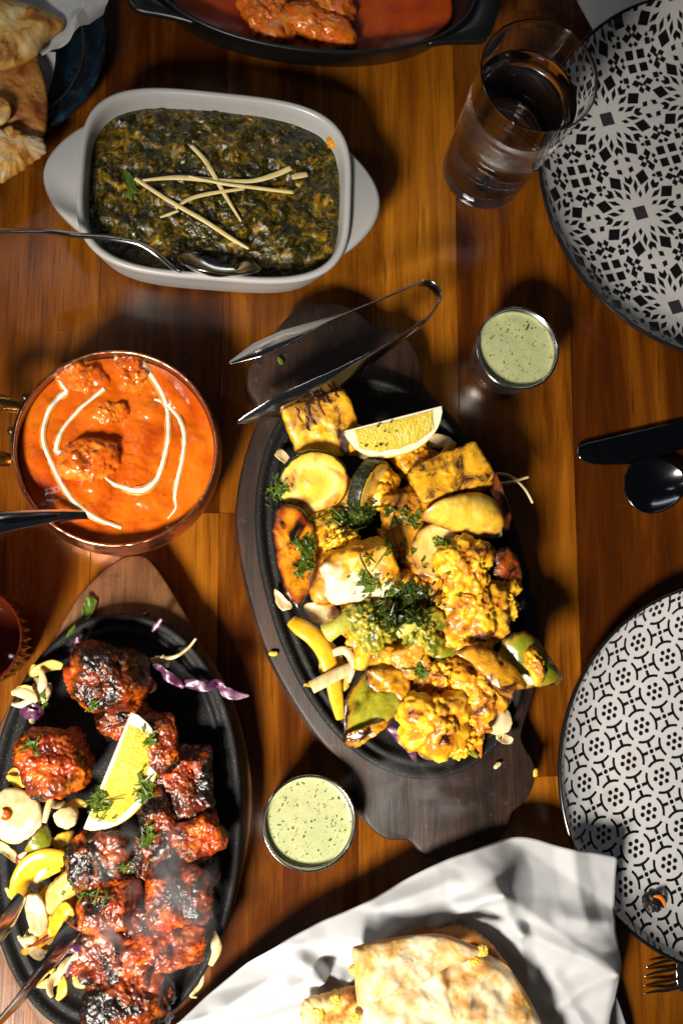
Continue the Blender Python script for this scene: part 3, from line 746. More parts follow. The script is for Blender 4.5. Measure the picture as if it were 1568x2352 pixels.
# tumblers
def lathe(name, c, prof, mat, parent=None, m=128, cap0=True, cap1=True, **kw):
    rings = [[(c[0] + max(r, .0004) * math.cos(2 * math.pi * k / m), c[1] + max(r, .0004) * math.sin(2 * math.pi * k / m), z) for k in range(m)] for r, z in prof]
    return loft(name, rings, mat, parent, cap0, cap1, **kw)
def tumbler(c, label):
    t = lathe('glass_tumbler', c, [(.0, .0012), (.0255, .0012), (.0275, .0004), (.0298, .0006), (.0310, .0025), (.0313, .008), (.0327, .04), (.0376, .1248), (.03815, .1262), (.0382, .1268), (.03805, .1274), (.0376, .1276), (.0371, .1273), (.03675, .1266), (.0364, .1248),
               (.0315, .045), (.0300, .0165), (.0286, .0138), (.023, .0125), (.0, .0122)], M['glass'])
    return tag(t, label, 'glass')
gc = V(1107, 394, 0)
tumbler(gc, 'tall clear glass tumbler of water beside the star print plate')
wr = lambda z: (.0300 + (z - .0165) * (.0315 - .0300) / .0285 if z < .045 else .0315 + (z - .045) * (.0364 - .0315) / .0798) + .00025
tag(lathe('water', gc, [(.0, .0120), (.023, .0123), (.0288, .0137), (.03025, .0165), (wr(.03), .03), (wr(.045), .045), (wr(.07), .07), (wr(.0985), .0985), (wr(.0995), .0996), (wr(.0995) - .0012, .0990), (wr(.0995) - .004, .0987), (.0, .0986)], M['water']), 'still water nearly filling the tall glass tumbler', 'water')
gc2 = S(1526, -104, 0)
o = tumbler((gc2.x, gc2.y, .0), 'clear tumbler standing on the folded white napkin'); o.location.z += .0045

# napkin under the far plate
npz = .004
nap = [S(1433, -8), S(1478, 74), S(1492, 99), S(1700, 40), S(1760, -160), S(1500, -190), S(1396, -80)]
tag(prism('paper_napkin', nap, .0002, .0042, .0008, M['napkin'], smooth=False), 'folded white tissue napkin tucked under the star print plate', 'napkin')

# sauce cups
def cup(px, py, label, slabel, sd):
    c = V(px, py, .040); r = .0297
    root = empty('sauce_cup', (c.x, c.y, 0)); tag(root, label, 'cup', 'steel sauce cups')
    prof_o = [(.0, .0008), (.0205, .0008), (.0225, .0), (.0238, .0012), (.0262, .020), (.0283, .0375), (.0285, .0385)]
    lathe('body', c, prof_o + [(.0279, .0384), (.0256, .020), (.0232, .0035), (.021, .0018), (.0, .0017)], M['steel_cup'], root)
    rings = []
    for k in range(13):
        a = 2 * math.pi * k / 12; rings.append((.0288 + .00095 * math.cos(a), .0392 + .00095 * math.sin(a)))
    lathe('rolled_rim', c, rings, M['steel'], root, cap0=False, cap1=False)
    def h(v, RH): return .0004 * fbm(v * np.array([90, 90, 0]), 2, sd) + .0009 * np.clip((RH - .93) * 14, 0, 1)
    o = pool('green_chutney', lambda q: sellipse(c, .0274 * q, .0274 * q, 2, 0, .03, 128), .0350, M['chutney'], h, 30, 128, slabel, 'sauce')
    return root
cup(1189, 799, 'small steel sauce cup standing alone on the wood near the star print plate', 'pale green speckled chutney in the cup near the star print plate', 3)
cup(711, 1891, 'small steel sauce cup standing between the two sizzler boards', 'pale green speckled chutney in the cup between the two sizzler boards', 4)

# copper bowl
cc = C(657, 938, .056); bowl = empty('copper_bowl', (cc.x, cc.y, 0)); tag(bowl, 'hammered copper bowl with brass side handle holding orange curry', 'bowl')
cr = .0612
lathe('body', cc, [(.0, .0006), (.040, .0006), (.046, .0), (.0505, .003), (.0595, .013), (.0650, .026), (.0655, .038), (.0635, .049), (.0616, .0560)], M['copper'], bowl, cap1=False)
lathe('lining', cc, [(.0608, .0562), (.0606, .048), (.0612, .040), (.0600, .028), (.0555, .014), (.049, .004), (.045, .0024), (.0, .002)], M['tin'], bowl, cap0=False)
lathe('rim', cc, [(.0608 + .00085 + .00095 * math.cos(2 * math.pi * k / 10), .0562 + .00095 * math.sin(2 * math.pi * k / 10)) for k in range(11)], M['copper'], bowl, cap0=False, cap1=False)
hd = R(172)
def cp(r, ang, z): return Vector((cc.x + r * math.cos(ang), cc.y + r * math.sin(ang), z))
brk = sweep('bracket', [cp(.0642, R(148 + 8 * k), .046) for k in range(6)], [.010, .016, .016, .016, .010], .0022, M['bronze'], bowl, roll=R(90))
sweep('handle', [cp(.066, R(157), .046), cp(.076, R(159), .050), cp(.088, R(164), .053), cp(.092, R(172), .053), cp(.088, R(180), .053), cp(.076, R(185), .050), cp(.066, R(187), .046)], [.008, .011, .012, .012, .012, .011, .008], [.007, .009, .009, .009, .007], M['brass'], bowl, power=2.2, m=14)
for a in (151, 171, 187):
    rv = blob('rivet', cp(.0665, R(a), .047), (.0052, .0052, .0052), M['steel'] if a == 187 else M['bronze'], 2, sub=3, amps=(), parent=bowl, food=False); rv.parent = brk
def cur_h(v, RH):
    p = v * np.array([1, 1, 0]); z = .0017 * fbm(p * 60, 4, 5) * np.clip((1.02 - RH) * 8, .1, 1)
    for (q, hh, s) in ((C(625, 735), .0030, .010), (C(500, 1040), .0025, .013), (C(480, 560), .0015, .014), (C(950, 560), .0012, .012)):
        z = z + hh * np.exp(-((v[:, 0] - q.x) ** 2 + (v[:, 1] - q.y) ** 2) / s ** 2)
    return z
curry = pool('tomato_curry', lambda q: sellipse(cc, .0604 * q, .0604 * q, 2, 0, .04, 200), .0470, M['sauce'], cur_h, 70, 200, 'smooth orange tomato curry with a cream swirl in the copper bowl', 'curry')
CZ = .0475
bvh_c = BVHTree.FromPolygons([tuple(p) for p in FOOD[-1][0]], FOOD[-1][1])
def on_curry(zx, zy, lift=.0002):
    p = C(zx, zy, CZ); h = bvh_c.ray_cast(Vector((p.x, p.y, .2)), Vector((0, 0, -1)))[0]
    return Vector((p.x, p.y, (h.z if h else CZ) + lift))
for pts, w in (([(312, 520), (350, 590), (372, 625), (330, 660), (270, 740), (243, 840), (247, 920), (290, 1030), (340, 1130), (400, 1225), (470, 1290), (560, 1345), (680, 1388)], (.0014, .0022, .0030, .0024, .0020, .0022, .0020, .0022, .0026, .0022, .0014)),
               ([(585, 610), (520, 665), (430, 740), (360, 820), (325, 900), (318, 958), (370, 965)], (.0024, .0018, .0016, .0018, .0026, .0028, .0008)),
               ([(770, 415), (790, 470), (850, 540), (905, 630), (930, 700), (942, 800), (940, 900), (915, 1010), (880, 1110), (820, 1170), (760, 1180), (690, 1160), (620, 1130), (560, 1075)], (.0030, .0034, .0024, .0026, .0024, .0022, .0022, .0024, .0030, .0034, .0026, .0014, .0006)),
               ([(945, 705), (1000, 770), (1030, 860), (1030, 930), (1015, 1030), (990, 1130), (980, 1215), (985, 1275), (940, 1335)], (.0016, .0022, .0024, .0020, .0020, .0020, .0018, .0010, .0006)),
               ([(865, 665), (900, 676), (940, 705)], (.0008, .0020, .0018)), ([(662, 412), (645, 450)], (.0022, .0006))):
    P = [on_curry(*q) for q in catmull([(a, b2, 0) for a, b2 in pts], 6) for q in [(q.x, q.y)]]
    W = np.interp(np.linspace(0, 1, len(P)), np.linspace(0, 1, len(w)), w) * (1 + .12 * np.random.default_rng(len(P)).normal(size=len(P)).clip(-1, 1))
    W = np.convolve(np.pad(W, 2, 'edge'), np.ones(5) / 5, 'valid')
    o = sweep('cream_bleed', [q - Vector((0, 0, .00022)) for q in P], list(W * 1.9 + .0006), .0005, M['cream_bleed'], per=2, m=8, power=2); o.parent = curry; o.matrix_parent_inverse = Matrix.Translation(-Vector(curry.location))
    o = sweep('cream_swirl', P, list(W * .98), .0006, M['cream'], per=2, m=8, power=2)
    o.parent = curry; o.matrix_parent_inverse = Matrix.Translation(-Vector(curry.location))
for k, (px, py, d, rz, lab) in enumerate(((470, 545, (.034, .020, .014), -12, 'pale sauced chicken piece against the copper bowl rim'), (730, 520, (.022, .024, .015), 30, 'reddish chicken piece at the copper bowl rim beside the cream line'),
                                     (610, 745, (.026, .015, .011), 8, 'shiny chicken piece in the middle of the orange curry'), (505, 1010, (.038, .026, .020), 20, 'large humped chicken piece in the orange curry inside the cream loop'))):
    q = C(px, py, .047); tag(blob('chicken_piece', (q.x, q.y, .0455 if k != 3 else .0475), d, M['chicken'], 2.4, (0, 0, rz), ((20, .16), (60, .05)), 3, .8, seed=40 + k), lab, 'chicken')

# ---- spoons
def spoon_bowl(name, c, L, W_, depth, rot, mat, parent, th=.0012):
    """egg-shaped shell, long axis x, opening up, then rotated (3x3) and moved"""
    nr, nt = 16, 64; vt = []
    for s in (0, 1):
        for i in range(nr):
            q = (i + .02) / (nr - 1 + .02)
            for k in range(nt):
                a = 2 * math.pi * k / nt; xx = math.cos(a) * L / 2; yy = math.sin(a) * W_ / 2 * (1 - .16 * math.cos(a))
                vt.append((xx * q, yy * q, -depth * (1 - q * q) - s * th))
    v = np.array(vt) @ np.array(rot).T + np.array(c)
    N = nr * nt; f = grid_faces(nr, nt); f2 = f + [tuple(i + N for i in reversed(q)) for q in f] + [((nr - 1) * nt + k, (nr - 1) * nt + (k + 1) % nt, N + (nr - 1) * nt + (k + 1) % nt, N + (nr - 1) * nt + k) for k in range(nt)]
    f2 += [tuple(range(nt)), tuple(range(N + nt - 1, N - 1, -1))]
    return mesh_obj(name, v, f2, mat, parent)
sp = empty('serving_spoon', tuple(A(840, 1000, .036))); tag(sp, 'steel serving spoon resting in the spinach curry dish', 'spoon')
bcn = A(862, 1028, .0440)
spoon_bowl('bowl', bcn, .056, .036, .010, rotm(-48, 6, -2), M['steel'], sp)
sweep('handle', [A(-140, 885, .094), A(0, 903, .083), (A(180, 908, .070)), A(300, 922, .0615), A(430, 932, .0585), A(545, 955, .0575), A(620, 1000, .0555), A(680, 1048, .0500), A(722, 1070, .0450)], [.013, .011, .009, .0075, .0065, .006, .006, .0065, .009], [.0026, .0026, .003, .003, .003, .0028, .0028, .0024, .0016], M['steel'], sp, roll=R(-52), per=6)
sp2 = empty('table_spoon', tuple(C(500, 1320, .045))); tag(sp2, 'steel spoon dipped into the orange curry of the copper bowl', 'spoon')
h2 = sweep('handle', [C(-180, 1400, .086), C(0, 1358, .0765), C(180, 1335, .066), C(330, 1318, .0575), C(450, 1315, .0500), C(520, 1322, .0455)], [.016, .0145, .011, .0075, .0062, .0060], [.003, .003, .003, .0028, .0024], M['steel'], sp2, roll=R(-12), per=8)
spoon_bowl('bowl', C(660, 1335, .0440), .052, .036, .008, rotm(0, 8, -4), M['steel'], sp2)
for dy in (-10, 14):
    gv = sweep('groove', [C(-150, 1393 + dy, .0862), C(0, 1356 + dy * .9, .0784), C(180, 1333 + dy * .7, .0679), C(330, 1317 + dy * .45, .0593)], [.0018, .0016, .0012, .0008], .0010, M['steel_dark'], sp2, roll=R(-12)); gv.parent = h2

# ---- knife, dark spoon and fork on the right
kn = empty('table_knife', tuple(I(900, 620, 0))); tag(kn, 'dark-reflecting steel table knife pointing at the vegetable sizzler', 'knife')
ko = catmull([tuple(I(*p, .006)) for p in ((300, 600), (330, 540), (600, 468), (1100, 350), (1568, 250), (2300, 130), (2400, 260), (2300, 400), (1568, 592), (1400, 640), (1000, 755), (700, 775), (480, 762), (350, 715), (305, 660))], 6, True)
prism('blade', [(p.x, p.y) for p in ko], .0040, .0062, .0009, M['steel_dark'], kn)
sweep('handle', [I(2250, 262, .0058), I(3000, 120, .0075), I(4200, -110, .0070)], [.017, .015, .018], [.005, .007, .006], M['steel_dark'], kn)
ds = empty('dark_spoon', tuple(I(1230, 1020, 0))); tag(ds, 'dark mirror-like spoon lying beside the knife', 'spoon')
spoon_bowl('bowl', tuple(I(1240, 1015, .0125)), .0470, .0400, .0085, rotm(0, -4, 10), M['steel_dark'], ds)
sweep('handle', [I(1560, 970, .0120), I(1800, 930, .014), I(2600, 790, .009), I(4000, 560, .004)], [.008, .006, .009, .015], .0026, M['steel_dark'], ds)
fk = empty('table_fork', tuple(J(620, 2240, 0))); tag(fk, 'dark steel fork with its tines beneath the dotted plate', 'fork')
for k, (ax, ay) in enumerate(((528, 2167), (516, 2217), (516, 2270), (512, 2316))):
    bx_, by_ = 715 + k * 4, 2118 + k * 52
    sweep('tine', [J(ax, ay, .0052), J(ax + 60, ay - 22 + k * 3, .0040), J(ax + 130, ay - 38 + k * 6, .0030), J(bx_, by_, .0028)], [.0007, .0019, .0024, .0028], [.0008, .0016, .0018], M['steel'], fk)
pa = catmull([tuple(J(*p, .003)) for p in ((700, 2100), (800, 2085), (900, 2130), (920, 2180), (900, 2240), (820, 2292), (705, 2292))], 5, True)
prism('palm', [(p.x, p.y) for p in pa], .0018, .0036, .0006, M['steel'], fk)
sweep('handle', [J(890, 2185, .003), J(1100, 2150, .006), J(1600, 2060, .004)], [.012, .006, .014], .0024, M['steel'], fk)

# ---- ribbed amber glass at the left edge
ac = S(-20, 1598, 0)
def ribbed(prof, n=34, m=272, amp=.0011):
    rings = []
    for r, z, q in prof:
        rings.append([(ac.x + (r + amp * q * math.cos(n * 2 * math.pi * k / m)) * math.cos(2 * math.pi * k / m), ac.y + (r + amp * q * math.cos(n * 2 * math.pi * k / m)) * math.sin(2 * math.pi * k / m), z) for k in range(m)])
    return rings
hold = loft('ribbed_tumbler', ribbed([(.0005, .001, 0), (.022, .001, 0), (.026, .002, 1), (.0278, .008, 1), (.0290, .035, 1), (.0296, .058, 1), (.0298, .0630, .2), (.0290, .0640, 0), (.0282, .0630, 0), (.0270, .035, 0), (.0255, .012, 0), (.020, .0085, 0), (.0005, .008, 0)]), M['amber'])
tag(hold, 'dark amber ribbed glass at the table edge beside the chicken sizzler', 'glass')

# ---- boards and iron plates
ic1 = Vector((.1283, .0525, .034)); rot1 = R(16.8)
ic2 = Vector((-.0462, -.1020, .034)); rot2 = R(0)
def iron(c, rot, label, q=.0850, p=.1365):
    root = empty('iron_plate', (c.x, c.y, .0205)); tag(root, label, 'hot plate', 'oval cast iron sizzler plates')
    rg = lambda ins, z: sellipse(c, q - ins, p - ins, 2.12, rot, z, 160)
    loft('pan', [rg(.016, .0210), rg(.006, .0214), rg(.0015, .0235), rg(0, .0270), rg(0, .0325), rg(.0006, .0342), rg(.0020, .0349), rg(.0038, .0346), rg(.0056, .0322), rg(.0072, .0305), rg(.0086, .0304), rg(.0098, .0314), rg(.0112, .0316), rg(.0128, .0300), rg(.0150, .0272), rg(.0180, .0260), rg(.024, .0256), rg(.045, .0255)], M['iron'], root, food=True)
    return root
# main board: left side and lower end measured, the rest by half a turn round the middle
zb = .0225
left = [D(140, 665, zb), D(100, 765, zb), D(60, 885, zb), D(35, 1000, zb), D(18, 1150, zb), E(18, 100, zb), E(45, 300, zb), E(100, 520, zb), E(170, 720, zb), E(270, 900, zb), E(390, 1080, zb), E(500, 1190, zb)]
low = [E(552, 1258, zb), E(562, 1310, zb), E(575, 1400, zb), E(630, 1490, zb), E(715, 1540, zb), E(795, 1532, zb), E(845, 1590, zb), E(940, 1635, zb), E(1050, 1640, zb), E(1165, 1585, zb), E(1240, 1490, zb), E(1262, 1412, zb), E(1300, 1385, zb), E(1350, 1325, zb), E(1372, 1240, zb), E(1356, 1165, zb)]
half = [(p.x, p.y) for p in left + low]
out = half + [(2 * ic1.x - p[0], 2 * ic1.y - p[1]) for p in half]
ol = catmull([(a, b2, 0) for a, b2 in out], 5, True)
for _ in range(5): ol = [(ol[i - 1] + ol[i] * 2 + ol[(i + 1) % len(ol)]) / 4 for i in range(len(ol))]
o = prism('serving_board', [(p.x, p.y) for p in ol], .0, zb, .003, M['board_dark'])
o.rotation_euler = (0, 0, 0); autosmooth(o, 40); FOOD.append((np.array([(p.x, p.y, zb) for p in ol]), [tuple(range(len(ol)))]))
tag(o, 'dark charred wooden board with scalloped ends under the vegetable sizzler', 'board')
iron(ic1, rot1, 'black oval iron plate piled with yellow vegetables and paneer')
right2 = [F(740, 98, zb), F(800, 88, zb), F(865, 98, zb), F(925, 155, zb), F(1000, 262, zb), F(1062, 365, zb), F(1115, 455, zb), F(1170, 570, zb), F(1235, 680, zb), F(1310, 800, zb), F(1385, 960, zb), F(1440, 1130, zb), F(1478, 1300, zb), G(1500, 130, zb), G(1503, 300, zb), G(1485, 460, zb), G(1445, 660, zb), G(1390, 880, zb), G(1315, 1090, zb), G(1200, 1300, zb), G(1080, 1450, zb), G(980, 1570, zb)]
left2 = [S(345, 2640, zb), S(250, 2690, zb), S(170, 2660, zb), G(225, 1570, zb), G(110, 1380, zb), G(15, 1180, zb), S(-45, 2310, zb), S(-85, 2200, zb), S(-95, 2060, zb), S(-70, 1930, zb), F(0, 1092, zb), F(60, 968, zb), F(130, 850, zb), F(215, 715, zb), F(310, 600, zb), F(380, 470, zb), F(430, 385, zb), F(490, 300, zb), F(600, 190, zb), F(680, 130, zb)]
ol = catmull([(p.x, p.y, 0) for p in right2 + left2], 5, True)
o = prism('serving_board', [(p.x, p.y) for p in ol], .0, zb, .003, M['board_brown']); autosmooth(o, 40)
tag(o, 'brown wooden board with one pointed end under the tandoori chicken sizzler', 'board')
iron(ic2, rot2, 'black oval iron plate piled with tandoori chicken and onions', .0770, .1270)

# ================================================================== the vegetable sizzler
FZ = .0262                                   # floor of the iron plates
def px(fn, pts, z): return [tuple(fn(a, b2, z)) for a, b2 in pts]
def piece(name, fn, pts, z, thick, mat, label, cat, zp=None, **kw):
    """slab traced at the height z of its upper side"""
    if name in ('onion_petal', 'green_pepper', 'striped_pepper', 'orange_pepper', 'red_pepper'): kw.setdefault('smooth_outline', name == 'onion_petal'); kw['ragged'] = .0003
    kw.setdefault('rnd', .14); kw.setdefault('rough', .0006); kw.setdefault('ragged', .0004)
    if name == 'onion_slice': kw['cyl'] = (len(label) * .7, kw.get('dome', 0) * .9); kw['dome'] = -.0015; thick *= .62; kw.setdefault('rnd', .22); kw.setdefault('rough', .0005)
    o = slab(name, px(fn, pts, zp if zp is not None else z + thick), z, thick, M[mat], **kw)
    return tag(o, label, cat)
def chunk(name, fn, x, y, z, dims, mat, label, cat, rot=(0, 0, 0), **kw):
    return tag(blob(name, tuple(fn(x, y, z)), dims, M[mat], rot=rot, **kw), label, cat)

# bed of onion and pepper slices the rest lies on
chunk('paneer_block', D, 432, 745, .0510, (.044, .040, .019), 'paneer', 'grilled paneer block with dark grill bars beside the lemon wedge', 'paneer', (14, -6, 20), p=12, amps=((16, .05), (50, .03)), seed=2)
_pb = [q for q in COL.objects if q.name.startswith('paneer_block')][0]
_pt = BVHTree.FromPolygons([tuple(p) for p in FOOD[-1][0]], FOOD[-1][1])
for xa, ya, xb, yb, wd in ((330, 600, 400, 735, .0034), (385, 585, 440, 690, .0030), (430, 575, 470, 640, .0030), (480, 565, 505, 610, .0026), (300, 650, 335, 720, .0024), (350, 690, 372, 760, .0030)):
    P = []
    for t in np.linspace(0, 1, 7):
        q = D(xa + (xb - xa) * t + 5 * math.sin(t * 7), ya + (yb - ya) * t, .060); h = _pt.ray_cast(Vector((q.x, q.y, .3)), Vector((0, 0, -1)))[0]
        if h: P.append(h + Vector((0, 0, .00005)))
    if len(P) < 3: continue
    o = sweep('grill_mark', P, [.0006, wd, wd * .6, wd, .0006], .0005, M['grill'], m=6, per=3)
    o.parent = _pb; o.matrix_parent_inverse = Matrix.Translation(-Vector(_pb.location))
piece('onion_slice', D, [(215, 850), (240, 845), (290, 905), (330, 950), (290, 950), (240, 910), (205, 880)], .036, .004, 'onion', 'pale onion strip sticking out from under the grilled paneer block', 'onion', dome=.003)
piece('onion_slice', D, [(930, 790), (985, 775), (1050, 795), (1040, 835), (985, 845), (920, 830)], .036, .004, 'onion', 'whitish onion slice lying above the lemon wedge rim', 'onion', dome=.004)
tag(sweep('onion_slice', [D(930, 935, .040), D(990, 900, .042), D(1035, 850, .043), D(1060, 815, .043)], [.004, .007, .007, .004], .004, M['onion_yellow'], food=True, roll=R(30)), 'curved yellow onion strip between lemon wedge and paneer', 'onion')
chunk('potato_piece', D, 850, 870, .040, (.024, .022, .016), 'paneer', 'small yellow paneer cube half hidden under the lemon wedge', 'paneer', (10, 5, 30), p=5, seed=5)
chunk('paneer_block', D, 940, 930, .040, (.026, .020, .016), 'paneer_brown', 'ragged brown paneer scrap behind the browned paneer bar', 'paneer', (5, 12, -20), p=3, seed=6, amps=((22, .15), (60, .07)))

# lemon wedges: rind, pith and flesh faces
def lemon(c, L, rad, ang, rot, label):
    """wedge: edge of the wedge (middle of the fruit) along x; the two cut faces open by `ang`"""
    root = empty('lemon_wedge', c); tag(root, label, 'lemon')
    Rm = rotm(*rot); n, m = 28, 18
    a0, a1 = -R(ang) / 2, R(ang) / 2
    def prof(t): return rad * max(1 - abs(t) ** 2.3, 0) ** .55
    def pt(t, q, a): r_ = prof(t) * q; return Rm @ np.array([t * L / 2, r_ * math.sin(a), -r_ * math.cos(a)]) + np.array(c)
    ts = np.linspace(-1, 1, n)
    v = [pt(t, 1.0, a0 + (a1 - a0) * k / (m - 1)) for t in ts for k in range(m)]
    inner = [pt(t * .97, .95, a0 + (a1 - a0) * k / (m - 1)) for t in ts for k in range(m)]
    f = grid_faces(n, m, False); N = n * m
    f2 = f + [tuple(i + N for i in reversed(q)) for q in f]
    for k in (0, m - 1): f2 += [(i * m + k, (i + 1) * m + k, N + (i + 1) * m + k, N + i * m + k) for i in range(n - 1)]
    mesh_obj('rind', v + inner, f2, M['rind'], root, food=True)
    g = np.random.default_rng(int(L * 1e5))
    for a in (a0, a1):
        sgn = 1 if a == a1 else -1
        # pith face with a raised pulp area on it
        def fpt(t, q, off): return pt(t, q, a) + (Rm @ np.array([0, math.cos(a) * sgn, math.sin(a) * sgn])) * off
        nq = 8
        v = [fpt(t * .985, .965 * k / nq, .0001) for t in ts for k in range(nq + 1)]; w = [fpt(t * .985, .965 * k / nq, -.0012) for t in ts for k in range(nq + 1)]
        N2 = len(v); fq = grid_faces(n, nq + 1, False)
        pi_ = mesh_obj('pith', v + w, fq + [tuple(i + N2 for i in reversed(q)) for q in fq], M['pith'], root, food=True)
        n3, q3 = 56, 16
        tt = np.linspace(-.80, .80, n3); v = []
        for t in tt:
            for k in range(q3 + 1):
                u = .06 + .76 * k / q3; rr = u * (1 - .05 * abs(math.sin(t * 8)))
                h = .0008 * math.sin(math.pi * k / q3) ** .5 * (1 - abs(t / .8) ** 6) + .00016 * float(g.normal())
                v.append(fpt(t * (1 - .05 * u), rr, .0003 + h))
        w = [fpt(t, .06 + .72 * k / q3, -.0004) for t in tt for k in range(q3 + 1)]
        N3 = len(v); fq = grid_faces(n3, q3 + 1, False)
        pu_ = mesh_obj('pulp', v + w, fq + [tuple(i + N3 for i in reversed(q)) for q in fq], M['lemon'], root, food=True, attrs={'tt': [t for t in tt for k in range(q3 + 1)] * 2, 'uu': [k / q3 for t in tt for k in range(q3 + 1)] * 2}); pu_.parent = pi_
    return root
lemon(tuple(D(772, 700, .0690)), .068, .0250, 66, (-34, 4, 17), 'lemon wedge beside the grilled paneer with dark grill bars')

# courgette slices
def courgette(c, r, h, rot, label):
    root = empty('courgette_slice', c); tag(root, label, 'courgette'); Rm = rotm(*rot); m, nr = 72, 12
    g = np.random.default_rng(int(r * 1e6)); ring = 1 + .03 * np.sin(np.arange(m) / m * 6.28 * 2 + 1) + .012 * g.normal(size=m)
    v = []; rho = []
    for s in (1, -1):
        for i in range(nr):
            q = (i + .03) / (nr - .97) * .955
            for k in range(m):
                a = 2 * math.pi * k / m; hz = s * (h / 2 + .0006 * math.cos(q * 9) * (q < .6) - .0014 * max(q - .8, 0) * 5 * .3)
                v.append(Rm @ np.array([r * q * ring[k] * math.cos(a), r * q * ring[k] * math.sin(a), hz]) + np.array(c)); rho.append(q)
    N = nr * m; f = grid_faces(nr, m); f2 = f + [tuple(i + N for i in reversed(q)) for q in f] + [((nr - 1) * m + k, (nr - 1) * m + (k + 1) % m, N + (nr - 1) * m + (k + 1) % m, N + (nr - 1) * m + k) for k in range(m)]
    f2 += [tuple(range(m)), tuple(range(N + m - 1, N - 1, -1))]
    mesh_obj('flesh', v, f2, M['courgette'], root, food=True, attrs={'rho': rho})
    prof = [(.945, .96), (.985, .92), (1.0, .7), (1.004, 0), (1.0, -.7), (.985, -.92), (.945, -.96)]
    rings = [[tuple(Rm @ np.array([r * q * ring[k] * math.cos(2 * math.pi * k / m), r * q * ring[k] * math.sin(2 * math.pi * k / m), h / 2 * z]) + np.array(c)) for k in range(m)] for q, z in prof]
    loft('skin', rings, M['courgette_skin'], root, cap0=False, cap1=False, food=True)
courgette(tuple(D(385, 1010, .0560)), .0225, .0080, (24, -4, 15), 'pale round courgette slice lying against the grilled paneer block')
courgette(tuple(D(655, 1030, .0530)), .0200, .0100, (28, 58, 6), 'shaded courgette slice propped on edge showing its dark green skin')

# left and middle
piece('orange_pepper', E, [(180, 40), (240, 25), (310, 45), (365, 120), (380, 230), (365, 330), (345, 420), (290, 500), (235, 430), (200, 300), (178, 170)], .050, .0035, 'orange_pepper', 'glossy orange pepper piece with black and red scorching by the plate edge', 'pepper', cyl=(R(5), .010), tilt=(-.10, .0), rough=.0008, seed=4, ragged=.0006)
piece('onion_slice', E, [(190, 400), (240, 440), (275, 480), (240, 500), (205, 480)], .034, .005, 'onion', 'translucent onion bit peeking out below the orange pepper piece', 'onion', dome=.002)
piece('onion_slice', E, [(330, 470), (420, 455), (490, 500), (470, 550), (390, 560), (340, 520)], .038, .004, 'onion', 'onion slice with a purple streak beside the yellow pepper strip', 'onion', dome=.004)
chunk('paneer_block', E, 575, 325, .0620, (.046, .034, .024), 'paneer_white', 'thick paneer block with a white cut face under the coriander', 'paneer', (26, -10, 14), p=5, amps=((16, .12), (50, .05)), seed=9)
chunk('paneer_block', D, 815, 1190, .0520, (.026, .036, .014), 'paneer_brown', 'flat shaded brown paneer slab between courgette and onion petal', 'paneer', (8, 10, 8), p=9, amps=((18, .06), (60, .04)), seed=10)
chunk('paneer_block', D, 1040, 985, .0555, (.050, .028, .024), 'paneer', 'long browned paneer bar beside the shreds of onion', 'paneer', (-18, -8, 24), p=11, amps=((18, .06), (60, .03)), seed=11)
piece('onion_petal', D, [(910, 1170), (960, 1110), (1060, 1070), (1180, 1050), (1260, 1080), (1292, 1150), (1285, 1240), (1210, 1255), (1110, 1245), (1000, 1215)], .056, .0030, 'onion_yellow', 'large smooth yellow onion petal beneath the browned paneer bar', 'onion', cyl=(R(68), .014), tilt=(0, .25), seed=12, zp=.068)
piece('onion_petal', D, [(960, 1200), (1080, 1150), (1200, 1130), (1270, 1160), (1296, 1235), (1285, 1268), (1200, 1272), (1090, 1262), (1000, 1240)], .050, .0026, 'onion', 'white inner onion layer peeping out under the large yellow petal', 'onion', cyl=(R(68), .008), tilt=(0, .25), seed=72, zp=.060)
piece('red_pepper', D, [(1200, 900), (1250, 960), (1290, 1080), (1335, 1180), (1330, 1230), (1290, 1240), (1240, 1120), (1200, 1000)], .046, .004, 'red_pepper', 'thin burnt red pepper edge behind the yellow onion petal', 'pepper', cyl=(R(-20), .008), rough=.001, seed=13)
piece('onion_petal', E, [(815, 190), (860, 120), (930, 92), (1000, 110), (1052, 165), (1010, 190), (960, 220), (930, 290), (940, 345), (880, 340), (830, 290)], .058, .0030, 'onion_charred', 'cupped white onion petal with a blackened lip over the cauliflower', 'onion', dome=-.007, cyl=(R(30), .004), seed=14, zp=.064)
